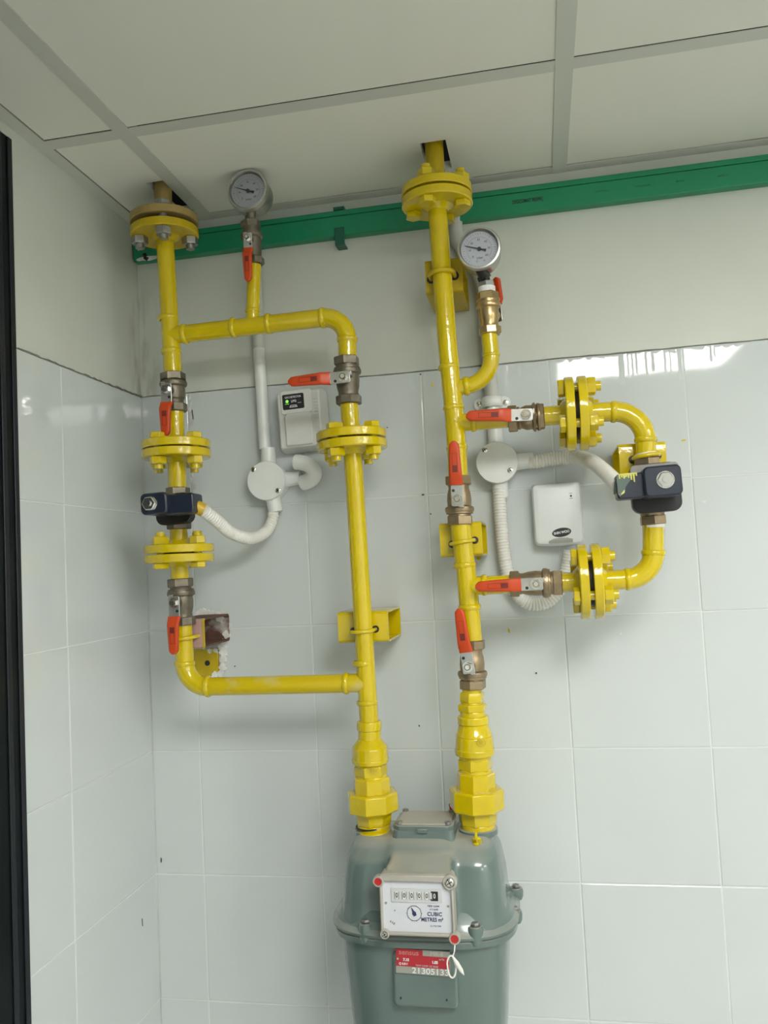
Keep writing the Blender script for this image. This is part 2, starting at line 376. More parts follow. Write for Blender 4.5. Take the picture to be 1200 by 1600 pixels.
# marks on the walls: cracks, chips, paint spots (children of the wall they are on)
def blob(u, v, D, r, material, name, parent, seedv, sx=1, sz=1, th=.0008):
    c = at(u, v, D); rr = random.Random(seedv); pts = []
    for i in range(18):
        a = 2 * PI * i / 18; q = r * rr.uniform(.65, 1.25); pts.append((q * sx * math.cos(a), q * sz * math.sin(a)))
    return MB().prism(pts, -.0004, th, face(c)).build(name, material, parent)
for i, (u, v, r, m, sx, sz) in enumerate([(676, 601, .0022, M_YEL, .8, 1.3), (748, 872, .004, M_YEL, 1, .8), (795, 985, .0032, M_YEL, .5, 1.2), (1068, 688, .0026, M_YEL, 1.3, .5), (655, 1134, .0012, M_CRACK, 1, 1.3), (838, 1052, .0012, M_CRACK, 1, 1.2), (1100, 784, .002, M_GROUT, 1.6, .7), (367, 1041, .0012, M_CRACK, 1, 1), (252, 1344, .0016, M_CRACK, .6, 2.6), (661, 773, .0014, M_CRACK, 2, 1), (673, 803, .0012, M_CRACK, 1, 1), (605, 668, .001, M_CRACK, 1, 1), (657, 585, .0013, M_CRACK, 1, 1), (970, 990, .0015, M_GROUT, 1, 1)]):
    blob(u, v, .0003, r, m, 'paint_spot' if m is M_YEL else 'chip', wall_back, i, sx, sz)
cr = MB()
for i in range(16):
    u = 262 + i * 7; 
for a, b in (((300, 640), (302, 655)), ((299, 676), (297, 702)), ((300, 770), (301, 778))):
    cr.tube([at(*a, .0008), at(*b, .0008)], .0016 if a[1] == 676 else .0007, 6)
cr.build('crack', M_CRACK, wall_back)
pl = MB(); rr = random.Random(8)
for i in range(20):
    v = 622 + i * 9.2; c = at(298 + (v - 622) * .03 + rr.uniform(-3, 2), v, .001); pts = []
    for q in range(9):
        a = 2 * PI * q / 9; e = rr.uniform(.0012, .0048); pts.append((e * .7 * math.cos(a), e * 1.4 * math.sin(a)))
    pl.prism(pts, -.001, rr.uniform(.0002, .0009), face(c))
pl.build('plaster_strip', M_PLASTER, wall_back)
# dark line where the tiles stop
def atl(y, z): return Vector((.0016, y, z))
ln = MB(); rr = random.Random(5)
pts = [Vector((.0018, -.345 + .345 * i / 40, rr.uniform(-.0012, .0012))) for i in range(41)]
ln.tube(pts, [.0006 + .0009 * (i / 40) ** 2 * rr.uniform(.3, 1.6) for i in range(41)], 6); ln.build('joint_line', mat('joint_dirt', (.22, .22, .19), .9), wall_left)
ln = MB(); pts = [Vector((2.6 * i / 120, -.0016, rr.uniform(-.0007, .0007))) for i in range(121)]
ln.tube(pts, [.0009 * rr.uniform(.3, 1.2) for i in range(121)], 6); ln.build('joint_line', mat('joint_dirt_back', (.26, .26, .23), .9), wall_back)
for y, z, l in ((-.0546, -.857, .012),):
    MB().tube([(.0008, y, z), (.0008, y + .001, z - l)], .0006, 6).build('chip', M_CRACK, wall_left)

# ------------------------------------------------------------------ green trunking
t = thing('cable_trunking', 'long green plastic cable trunking running along the wall below the ceiling', 'trunking', (.55, -.01, .233))
TZ0, TZ1 = .2335, .275
MB().prism([(-.0012, TZ0), (-.017, TZ0), (-.017, TZ1), (-.0012, TZ1)], .004, ROOM_X - .02, Matrix(((0, 0, 1, 0), (1, 0, 0, 0), (0, 1, 0, 0), (0, 0, 0, 1)))).build('base', M_GREEN, t)
MB().box(.004, -.0205, TZ0 - .001, ROOM_X - .02, -.016, TZ1 - .009).build('cover', M_GREEN, t, bevel=.0012)
MB().box(.004, -.0195, TZ1 - .008, ROOM_X - .02, -.016, TZ1 + .001).build('cover_lip', M_GREEN, t, bevel=.0012)
rr = random.Random(3)
c = Vector((.02, -.0206, .2435))
for (x, z, a, b) in ((.012, .258, .009, .009), (.026, .235, .022, .004)):
    pts = [(a * rr.uniform(.7, 1.2) * math.cos(q * PI / 8), b * rr.uniform(.7, 1.2) * math.sin(q * PI / 8)) for q in range(16)]
    MB().prism(pts, 0, .0012, face((x + .006, -.0208, z))).build('plaster_patch', M_PLASTER, t)
text('marking', 'DEGCOMAT 90(09K)', .0085, face((at(824, 306, .021).x, -.0206, .251)), M_INK, t, bold=.0002, sx=.62)
for i, x in enumerate((.78, .84, .90, .96)): text('marking', ('DUCT 38x16', 'A PVC TRUNK', 'BS 4678', 'GREEN 16')[i], .004, face((x, -.0206, .251)), M_GREEND, t, align='LEFT', sx=.9)
t = thing('retaining_clip', 'small dark green clip under the green trunking between the two gauges', 'clip', at(530, 350, .02))
c = at(530, 352, .022)
MB().box(c.x - .008, -.0235, TZ0 - .016, c.x + .008, -.021, TZ0 + .012).box(c.x - .008, -.0235, TZ0 - .018, c.x + .008, -.001, TZ0 - .015).build('clip_body', M_GREEND, t, bevel=.0006)
MB().box(c.x - .009, -.0215, TZ1 + .001, c.x + .009, -.0012, TZ1 + .006).build('clip_tab', M_GREEND, t)
t = MB(); c = at(226, 404, .02); t.tube([c + Vector((0, 0, .008)), c + Vector((.002, -.001, 0)), c + Vector((.007, -.002, -.003))], .0035, 8)
tag(t.build('cable_stub', M_BLK), 'short black cable end sticking out below the left end of the green trunking', 'cable')

# ------------------------------------------------------------------ pipework builders
RP = .0137
def arc_pts(a, c, b, r, n=12):
    """round the corner c between a and b with radius r; returns start, list, end"""
    a, b, c = Vector(a), Vector(b), Vector(c); d1 = (a - c).normalized(); d2 = (b - c).normalized()
    th = d1.angle(d2); L = r / math.tan(th / 2); s, e = c + d1 * L, c + d2 * L
    cen = c + (d1 + d2).normalized() * (r / math.sin(th / 2)); pts = []
    u = (s - cen); w_ = (e - cen); ang = u.angle(w_)
    for i in range(n + 1):
        f = i / n; pts.append(cen + (u * math.sin((1 - f) * ang) + w_ * math.sin(f * ang)) / math.sin(ang))
    return s, pts, e
def seg(a, b, r, name, parent, m=None, n=24):
    a, b = Vector(a), Vector(b); k = 6
    return MB().tube([a.lerp(b, i / k) for i in range(k + 1)], r, n).build(name, m or M_YEL, parent)
def bead(p, d, parent, r=RP, m=None, w_=.0034):
    fr = frame(p, d); prof = []
    mb = MB(); rr = random.Random(int(abs(p[0] * 1e4 + p[2] * 3e4)))
    n = 36; vs = []; fs = []; kk = 8
    for i in range(n):
        a = 2 * PI * i / n; q = w_ * rr.uniform(.85, 1.18); off = rr.uniform(-.0004, .0004)
        for j in range(kk):
            b = 2 * PI * j / kk; R_ = r + q * .62 * math.cos(b); vs.append((R_ * math.cos(a), R_ * math.sin(a), off + q * 1.15 * math.sin(b)))
    for i in range(n):
        for j in range(kk): fs.append((i * kk + j, ((i + 1) % n) * kk + j, ((i + 1) % n) * kk + (j + 1) % kk, i * kk + (j + 1) % kk))
    mb.add(vs, fs, fr); return mb.build('weld_bead', m or M_YEL, parent, angle=60)

def flange_joint(a, b, label, m1=None, m2=None, boltm=None, spin=45, R=.0525, gap=.004, th=.0125, nut_side=1, stubs=((None, None), (None, None)), hub=.018, tail=None, gasket=True, rb=.0385):
    """bolted pair of discs; a and b are the outer faces' end points along the pipe axis"""
    a, b = Vector(a), Vector(b); c = (a + b) / 2; d = (b - a).normalized()
    t = thing('flange_joint', label, 'flange', c)
    F = frame(c, d)
    m1 = m1 or M_YEL; m2 = m2 or M_YEL; boltm = boltm or m1
    for s, m in ((-1, m1), (1, m2)):
        z0, z1 = s * gap / 2, s * (gap / 2 + th)
        prof = [(.001, z0), (R - .001, z0), (R, z0 + s * .001), (R, z1 - s * .0015), (R - .0015, z1), (.0235, z1), (hub, z1 + s * .004), (RP + .0015, z1 + s * .007), (.001, z1 + s * .007)]
        MB().lathe(prof, F, 48, cap=False).build('flange', m, t)
    if gasket: MB().lathe([(.034, -gap / 2 - .0003), (.034, gap / 2 + .0003)], F, 32).build('gasket', M_INK, t)
    h = gap / 2 + th
    for k in range(4):
        an = math.radians(spin + 90 * k); Fb = F @ Matrix.Translation((rb * math.cos(an), rb * math.sin(an), 0)) @ Matrix.Rotation(an + k, 4, 'Z')
        mb = MB(); s = nut_side
        def Z(z): return z * s
        mb.hexn(.0125, min(Z(-h - .009), Z(-h)), max(Z(-h - .009), Z(-h)), Fb)          # head
        mb.hexn(.0128, min(Z(h), Z(h + .012)), max(Z(h), Z(h + .012)), Fb)             # nut
        mb.lathe([(.0068, min(Z(h + .012), Z(h + .019))), (.0068, max(Z(h + .012), Z(h + .019)))], Fb, 16)
        mb.lathe([(.0065, -h), (.0065, h)], Fb, 12)
        mb.build('bolt', boltm, t)
    for e, m in ((a, m1), (b, m2)):
        s = -1 if e is a else 1
        seg(c + d * s * (gap / 2 + th + .003), e, RP if tail is None else tail, 'pipe_stub', t, m)
    return t

def ball_valve(a, b, label, lever=(0, 0, 1), stem=(0, -1, 0), body=None, scale=1, tilt=0, glen=.064, markm=None, tape=None, flip=False, swell=1):
    """a, b: ends of the body; lever: direction of the handle; stem: where the spindle points"""
    a, b = Vector(a), Vector(b); c = (a + b) / 2; d = (b - a).normalized(); L = (b - a).length / 2; S = scale
    t = thing('ball_valve', label, 'valve', c)
    F = frame(c, d, stem); k = -1 if flip else 1
    R = .0187 * S * swell
    bd = MB(); body = body or M_BRASS
    bd.hexn(.0195 * S, min(k * -L, k * (-L + .013 * S)), max(k * -L, k * (-L + .013 * S)), F, 8, a0=PI / 8)
    pr = [(.0155 * S, -L + .012 * S), (.0148 * S, -L + .018 * S), (.0168 * S, -.010 * S), (.0178 * S, 0), (.0172 * S, .008 * S), (.0205 * S, .010 * S), (.0212 * S, .013 * S), (.0205 * S, .0165 * S), (.0195 * S, .017 * S), (.0195 * S, .0195 * S), (.016 * S, .020 * S), (.0165 * S, L - .012 * S)]
    pr = sorted([(r, k * z) for r, z in pr], key=lambda q: q[1]); bd.lathe(pr, F, 32)
    bd.hexn(.0195 * S, min(k * (L - .013 * S), k * L), max(k * (L - .013 * S), k * L), F, 6)
    bd.build('valve_body', body, t, angle=28)
    sd = Vector(stem).normalized(); sd = (sd - d * sd.dot(d)).normalized()
    lv = Vector(lever); lv = (lv - sd * lv.dot(sd)).normalized()
    if tilt: lv = Matrix.Rotation(tilt, 3, sd) @ lv
    G = frame(c, sd, lv)          # x along the handle, z out along the spindle
    st = MB(); st.lathe([(.008 * S, .012 * S), (.008 * S, .0235 * S), (.0045 * S, .0235 * S), (.0045 * S, .0345 * S)], G, 20)
    st.box(-.0115 * S, -.0075 * S, .018 * S, -.007 * S, .0 * S, .0265 * S, G)
    st.build('spindle', body, t)
    o = MB(); o.prism(rrect(.0165 * S, .0088 * S, .003 * S, 4, cx=.0065 * S), .0252 * S, .0274 * S, G)
    o.prism([(-.012 * S, -.0088 * S), (-.0095 * S, -.0088 * S), (-.0095 * S, -.002 * S), (-.012 * S, -.002 * S)], .018 * S, .0274 * S, G)
    o.box(.022 * S, -.0072 * S, .0252 * S, .032 * S, .0072 * S, .0274 * S, G)
    lvo = o.build('lever', M_STEEL, t, bevel=.0006)
    MB().lathe([(.0022 * S, 0), (.0022 * S, .0006)], G @ Matrix.Translation((.0125 * S, .005 * S, .0274 * S)), 12).build('stop_hole', M_INK, lvo)
    g0, g1 = .020 * S, .020 * S + glen * S
    n = 14; rows = []
    for i in range(n + 1):
        f = i / n; x = g0 + (g1 - g0) * f
        hw = (.0097 - .0028 * f) * S; ht = .0040 * S
        zc = (.0263 + .0062 * min(1, max(0, (f - .03) / .16))) * S
        if f > .9: hw *= math.sqrt(max(.12, 1 - ((f - .9) / .1) ** 2)) ; ht *= .8 if f > .99 else 1
        rows.append([(x, y, zc + z) for y, z in rrect(hw, ht, min(.003 * S, hw * .6), 3)])
    gr = MB().rings(rows, G).build('grip', M_RED, lvo, angle=50)
    # printed mark: an outlined box with a filled end
    mk = MB(); z0 = .0366 * S; z1 = z0 + .0003; x0, x1 = g0 + glen * S * .28, g0 + glen * S * .72; hy = .0036 * S; lw = .0005
    mk.box(x0, -hy, z0 - .0004, x1, -hy + lw, z1, G).box(x0, hy - lw, z0 - .0004, x1, hy, z1, G).box(x0, -hy, z0 - .0004, x0 + lw, hy, z1, G).box(x1 - lw, -hy, z0 - .0004, x1, hy, z1, G)
    mk.box(x0, -hy, z0 - .0004, x0 + (x1 - x0) * .36, hy, z1 + .0001, G)
    mk.build('print_mark', M_REDINK, lvo)
    nu = MB(); nu.lathe([(.0075 * S, .0274 * S), (.0075 * S, .0282 * S)], G, 20); nu.hexn(.0066 * S, .0282 * S, .0322 * S, G, ch=.0006); nu.lathe([(.0032 * S, .0322 * S), (.0032 * S, .0348 * S)], G, 12)
    nu.build('nut', M_CHROME, t)
    if tape is not None:
        e, m = tape; MB().lathe([(.0165 * S, -.0015), (.0165 * S, .0015)], frame(e, d), 20).build('thread_tape', m, t)
    return t

# ---- left run -------------------------------------------------------------
LT = P(257, 318); 
flange_joint(P(255.5, 324), P(258.3, 386), 'flange joint with bare grey bolts just under the ceiling at the left corner', m1=M_PRIMER, m2=M_YELD, boltm=M_STEELD, spin=-22, gap=.008, tail=RP)
t = thing('gas_pipe', 'bare ochre pipe stub rising through the ceiling hole at the left corner', 'pipe', P(255, 318))
seg(P(255.5, 326), P(252.5, 215), RP, 'pipe', t, M_PRIMER)
t = thing('gas_pipe', 'yellow pipe run under the upper left flange with side branch, left gauge branch and elbow', 'pipe', P(266, 525))
A, B = P(258, 380), P(270.5, 585); dA = B - A
seg(A, B, RP, 'pipe', t)
bead(P(263, 497), dA, t); bead(P(267.6, 549), dA, t)
brA, brC, brB = P(266, 524.5), P(541.5, 492.5), P(543.5, 563)
s, arc, e = arc_pts(brA, brC, brB, .036)
seg(brA, s, RP, 'branch_pipe', t); MB().tube(arc, RP * 1.03, 24).build('elbow', M_YEL, t); seg(e, brB, RP, 'branch_pipe', t)
dB = s - brA
for p in (P(289, 522), P(365, 512.5), P(420, 506)): bead(p, dB, t)
bead(s, dB, t); bead(e, e - brB, t)
GL = .0104; seg(P(394.5, 509), P(397.5, 414), GL, 'branch_pipe', t); bead(P(395.2, 486), (0, 0, 1), t, r=GL, w_=.0022)
ball_valve(P(270, 583), P(273, 644), 'brown valve highest on the left pipe run, red lever hanging above a yellow flange', lever=(0, 0, -1), body=M_BRASSD, glen=.052, flip=True)
flange_joint(P(273.5, 642), P(277.5, 764), 'yellow flange joint on the left run directly above the dark left solenoid', spin=20, gap=.0022, nut_side=1, m1=M_YEL)
flange_joint(P(279, 824), P(281.5, 906), 'yellow flange joint on the left run directly below the dark left solenoid', spin=20, gap=.0022, nut_side=-1)
ball_valve(P(281.5, 904), P(286, 977), 'brown valve beside the broken wall bracket, red lever hanging down at lower left', lever=(0, 0, -1), body=M_BRASSD, glen=.056, flip=True)

def solenoid(top, bot, coil_c, cw, ch, conn_c, cnw, cnh, bon, label, connm, bonm, side):
    a, b = P(*top), P(*bot); c = (a + b) / 2; d = (b - a).normalized()
    t = thing('solenoid_valve', label, 'valve', c); F = frame(c, d); L = (b - a).length / 2
    bd = MB(); bd.hexn(.0185, -L, -L + .013, F).hexn(.0185, L - .013, L, F).lathe([(.0155, -L + .01), (.0195, -.012), (.0195, .012), (.0155, L - .01)], F, 24)
    bd.build('valve_body', M_BRASSD if bonm is M_BLK else M_BRASS, t)
    bc, bw, bh = bon; q = at(bc[0], bc[1], .15); K = face(q, .03)
    bo = MB(); bo.prism(rrect(bw, bh, .012, 5), -.014, .002, K)
    bo.lathe([(.016, -.03), (.016, -.012)], K, 20)
    bo.build('bonnet', bonm, t, bevel=.002)
    if bonm is not M_BLK:
        MB().prism(rrect(bw - .001, .011, .006, 4, cy=bh - .0125), .0018, .009, K).build('bonnet_plate', M_GREYP, t, bevel=.001)
        MB().prism(rrect(bw - .0008, bh * .62, .012, 5, cy=-bh * .38), .0018, .0075, K).build('bonnet_cover', M_BLK, t, bevel=.001)
    for sx in ((-1, 1) if bonm is not M_BLK else ()):
        for sz in (-1, 1): MB().hexn(.0042, .002, .0055, K @ Matrix.Translation((sx * (bw - .009), sz * (bh - .009), 0))).build('screw', M_STEELD, t)
    q = at(*coil_c, .215); K = face(q, .03)
    co = MB(); co.prism(rrect(cw, ch, .007, 5), -.062, 0, K); co.build('coil', M_NAVY, t, bevel=.0025)
    MB().lathe([(.0112, 0), (.0112, .0012)], K @ Matrix.Translation((side[0], side[1], 0)), 24).hexn(.0105, .0012, .0062, K @ Matrix.Translation((side[0], side[1], 0))).lathe([(.0045, .0062), (.0045, .009)], K @ Matrix.Translation((side[0], side[1], 0)), 16).build('coil_nut', M_CHROME, t)
    q = at(*conn_c, .205); K2 = face(q, .03)
    cn = MB(); cn.prism(rrect(cnw, cnh, .004, 4), -.035, 0, K2); cn.build('cable_plug', connm, t, bevel=.0022)
    return t, K2, q

so1, K1, q1 = solenoid((278, 762), (280, 827), (239.5, 786.5), .0205, .0155, (280, 787), .0215, .0145, ((271, 795), .029, .0235), 'dark navy solenoid valve on the left run between two yellow flange joints', M_NAVY, M_BLK, (-.005, 0))
so2, K2, q2 = solenoid((1010, 716), (1021, 820), (1036, 751), .0235, .0198, (986, 759), .018, .0165, ((1024, 762), .0325, .0335), 'dark solenoid valve with yellow-splashed plug on the right-hand loop', M_NAVY, M_NAVY, (.003, .001))
sp_ = MB(); rr = random.Random(12)
sp_.prism([(-.0172, .0150), (.0040, .0155), (.0010, .0085), (-.0030, .0040), (-.0070, -.0010), (-.0090, -.0085), (-.0150, -.0120), (-.0172, -.0090)], -.001, .0006, K2); sp_.build('green_paint_patch', M_GGRN, so2)
sp_ = MB()
for i, x in enumerate((-.0135, -.0105, -.0078, -.0050, -.0022, .0012, .0045, .0078)):
    h = (.006, .0045, .0065, .004, .0058, .009, .012, .004)[i]; sp_.prism([(x - .0012, .0160), (x + .0012, .0160), (x + .0009, .0160 - h), (x - .0007, .0160 - h * .9)], -.001, .0011, K2)
sp_.box(-.0150, .0148, -.0300, .0090, .0167, .0009, K2).build('yellow_splash', mat('pale_yellow_drips', (.60, .56, .12), .4), so2)
# plug glands
g1 = at(302, 790, .185); g1b = at(318, 797, .178)
MB().tube([g1 + Vector((-.008, 0, .003)), g1], .0115, 16).build('gland', M_BLK, so1); MB().tube([g1, g1b], [.0098, .0102], 16).build('gland_ring', mat('yellow_stain', (.55, .36, .02), .4, var=.2), so1)
g2 = at(968, 760, .185); MB().tube([g2 + Vector((.006, 0, -.001)), g2 + Vector((-.006, .002, .001))], .0115, 16).build('gland', M_GGRN, so2)
MB().tube([P(1021.2, 815), P(1021.5, 824)], RP + .0012, 24).build('thread_tape', M_PTFE, so2)
MB().tube([P(1009, 708), P(1010.5, 717)], RP + .0008, 24).build('thread_tape', M_PTFE, so2)

# ---- lower left run to the meter -------------------------------------------
t = thing('gas_pipe', 'yellow pipe from the lower left valve round the bottom elbow to the meter inlet', 'pipe', P(570, 1068))
A, C, B = P(286, 975), P(290.5, 1073.5), P(570, 1067)
s, arc, e = arc_pts(A, C, B, .036)
seg(A, s, RP, 'pipe', t, M_YEL); MB().tube(arc, RP * 1.04, 24).build('elbow', M_YEL, t); seg(e, B, RP, 'branch_pipe', t, M_YDUST)
bead(s, s - A, t); bead(e, B - e, t); bead(P(541, 1067.8), B - e, t)
A, B = P(553, 735), P(577, 1134); seg(A, B, RP, 'pipe', t)
bead(P(568, 1036), B - A, t); bead(P(574, 1098), B - A, t, m=M_YDUST, w_=.003)
ball_valve(P(541, 558), P(545.5, 632), 'brown valve with red lever turned out left, above the detector with black display', lever=(-1, 0, .02), body=M_BRASSD, glen=.062, flip=True, tilt=.04)
flange_joint(P(545.5, 630), P(553.5, 748), 'yellow flange joint overlapping the gas detector, on the pipe to the meter inlet', spin=25, gap=.0026, nut_side=1)

def union_stack(label, rows, m=None):
    """rows: (u, v0, v1, half width px, sides)"""
    t = thing('pipe_union', label, 'union', P(rows[-1][0], rows[-1][2]))
    sc = 1.0 / 1075
    for i, (u0, v0, u1, v1, w0, w1, n, nm) in enumerate(rows):
        a, b = P(u0, v0), P(u1, v1); F = frame(a, b - a, (.35, -1, 0)); L = (b - a).length; h0, h1 = w0 * sc, w1 * sc
        mb = MB()
        if n == 0: mb.lathe([(h0 - .0012, 0), (h0, .0012), (h1, L - .0012), (h1 - .0012, L)], F, 40)
        else: mb.lathe([(h0 * .93, 0), (h0, .0022), (h1, L - .0022), (h1 * .94, L)], F, n, a0=PI / n)
        mb.build(nm, m or M_YEL, t, bevel=.0006, angle=28)
    return t
u1 = union_stack('yellow reducer and union stack on the left connection of the meter',
  [(576.5, 1126, 577, 1141, 19, 19.5, 0, 'band'), (577, 1140, 577.5, 1156, 17.5, 18, 0, 'neck'), (577.5, 1154, 578, 1168, 19, 27.5, 0, 'reducer'), (578, 1166, 578.3, 1186, 27.5, 28, 0, 'reducer'), (578.3, 1184, 578.6, 1192, 29, 28, 0, 'band'),
   (578.6, 1190, 579, 1197, 23, 23, 0, 'neck'), (579, 1194, 580, 1212, 26, 26, 6, 'hex_nipple'), (580, 1210, 580.5, 1216, 24, 25, 0, 'neck'), (580.5, 1213, 581.5, 1240, 29, 29.5, 8, 'union_end'), (581.5, 1236, 583, 1266, 40.5, 40.5, 8, 'union_nut'), (583, 1264, 584, 1287, 30, 27.5, 8, 'union_tail'), (584, 1286, 584.3, 1296, 25.5, 25.5, 0, 'thread')])
MB().tube([P(582, 1288), P(582.3, 1290.5)], .0245, 32).build('seal', M_INK, u1)

text('cast_mark', 'TSP', .0085, face(at(584, 1203, PY + .0262), .06), M_YEL, u1, extr=.0008)
# ---- right run ---------------------------------------------------------------
flange_joint(P(680.5, 268), P(684.8, 350), 'large all-yellow flange joint just under the ceiling above the long right-hand pipe', m1=M_YEL, m2=M_YEL, spin=15, gap=.0035, nut_side=-1)
t = thing('gas_pipe', 'yellow pipe stub rising through the square ceiling hole above the right-hand pipe', 'pipe', P(681, 270))
seg(P(680.5, 272), P(675, 165), RP, 'pipe', t, M_YELD)
t = thing('gas_pipe', 'long yellow pipe below the upper right flange with an elbow branch to the right gauge', 'pipe', P(700, 540))
pts = [P(684.5, 340), P(691, 430), P(699.5, 540), P(709, 640), P(713.5, 700), P(716, 748)]
for i in range(len(pts) - 1): pass
MB().tube([pts[0].lerp(pts[1], f) for f in (0, .5)] + pts[1:], RP * 1.04, 24).build('pipe', M_YEL, t)
d = pts[3] - pts[2]
for p in (P(701.5, 574), P(708.5, 637), P(713.5, 699)): bead(p, d, t)
GR = .0116
A, C, B = P(706, 607), P(771, 597), P(764.5, 520)
s, arc, e = arc_pts(A, C, B, .041)
seg(A, s, GR, 'branch_pipe', t); MB().tube(arc, GR, 24).build('elbow', M_YEL, t); seg(e, B, GR, 'branch_pipe', t)
bead(s + (s - A).normalized() * -.0, s - A, t, r=GR); bead(e, B - e, t, r=GR, w_=.002)
A, B = P(712, 661), P(797, 654); seg(A, B, RP * .93, 'branch_pipe', t); bead(P(740, 659), B - A, t, r=RP * .93)
ball_valve(P(850.5, 650.5), P(794, 655), 'brass valve on the upper branch of the right loop, red lever lying horizontal', lever=(-1, 0, 0), glen=.063, tilt=-.045, flip=True)
flange_joint(P(849, 650.3), P(952, 643), 'upper yellow flange joint standing upright on the right loop', spin=28, nut_side=1, gap=.0055)
t = thing('gas_pipe', 'upper yellow elbow pipe of the right loop, between upright flange and dark solenoid', 'pipe', P(1004, 660))
A, C, B = P(940, 644), P(1006.5, 641), P(1009.5, 712)
s, arc, e = arc_pts(A, C, B, .042)
seg(A, s, RP, 'pipe', t); MB().tube(arc, RP * 1.03, 24).build('elbow', M_YEL, t); seg(e, B, RP, 'pipe', t); bead(s, s - A, t); bead(e, B - e, t)
t = thing('gas_pipe', 'lower yellow elbow pipe of the right loop, between dark solenoid and lower flange', 'pipe', P(1016, 890))
A, C, B = P(1020.5, 818), P(1021, 902.5), P(950, 907)
s, arc, e = arc_pts(A, C, B, .037)
seg(A, s, RP * 1.05, 'pipe', t); MB().tube(arc, RP * 1.06, 24).build('elbow', M_YEL, t); seg(e, B, RP, 'pipe', t); bead(s, s - A, t, r=RP * 1.05); bead(e, B - e, t)
flange_joint(P(876, 910.5), P(968, 906), 'lower yellow flange joint standing upright on the right loop', spin=28, nut_side=1, gap=.0062)
ball_valve(P(878.5, 910.3), P(797, 912.5), 'brass valve on the lower branch of the right loop, red lever lying horizontal', lever=(-1, 0, 0), glen=.063, flip=True)
ball_valve(P(716, 744), P(719, 820), 'brass valve beside the right round white box, red lever pointing up', lever=(0, 0, 1), glen=.062, tilt=0)
t = thing('gas_pipe', 'yellow pipe between the two upright-lever valves, with the lower loop branch', 'pipe', P(728, 910))
A, B = P(719, 818), P(738, 1004); MB().tube([A, P(728, 892), P(733, 945), B], RP * 1.06, 24).build('pipe', M_YEL, t)
bead(P(726, 883), B - A, t, r=RP * 1.06); bead(P(733.5, 949), B - A, t, r=RP * 1.06)
A, B = P(731, 916), P(800, 912.5); seg(A, B, RP * .97, 'branch_pipe', t); bead(P(757, 914.5), B - A, t, r=RP * .97)
ball_valve(P(736.5, 1000), P(739, 1076), 'brass valve right above the tall yellow union stack, red lever pointing up', lever=(-.06, 0, 1), glen=.062, stem=(-.12, -1, 0), tilt=-.05 if False else .03)
u2 = union_stack('tall yellow reducer and union stack on the right connection of the meter',
  [(737, 1074, 737.3, 1084, 15, 15, 0, 'neck'), (737.3, 1081, 737.6, 1097, 19, 19, 6, 'hex_nipple'), (737.6, 1096, 737.8, 1101, 16, 16, 0, 'neck'), (737.8, 1099, 738.3, 1111, 22.5, 22.5, 6, 'hex_nipple'), (738.3, 1110, 738.8, 1120, 19, 19.5, 0, 'neck'), (738.8, 1118, 739.5, 1131, 24, 24, 0, 'band'),
   (739.5, 1129, 740.6, 1150, 22, 28, 0, 'reducer'), (740.6, 1149, 741.5, 1171, 28, 29.5, 0, 'reducer'), (741.5, 1168, 742, 1179, 30.5, 30, 0, 'band'), (742, 1177, 742.2, 1186, 24.5, 24.5, 0, 'neck'), (742.2, 1183, 743, 1202, 26.5, 26.5, 6, 'hex_nipple'),
   (743, 1200, 743.3, 1208, 24, 25, 0, 'neck'), (743.3, 1205, 744, 1236, 29.5, 30, 8, 'union_end'), (744, 1231, 745.4, 1264, 41.5, 41.5, 8, 'union_nut'), (745.4, 1262, 746.5, 1286, 30, 28.5, 8, 'union_tail'), (746.5, 1284, 747, 1295, 26, 26, 0, 'thread')])

q = at(752, 1160, PY + .0268); Kc = face(q, .02) @ Matrix.Rotation(.22, 4, 'Y'); MB().torus(.0062, .0006, Kc @ Matrix.Diagonal((1, .8, 1, 1)), 32, 6).build('cast_ring', M_YEL, u2)
text('cast_mark', 'G', .0075, Kc, M_YEL, u2, extr=.0008)
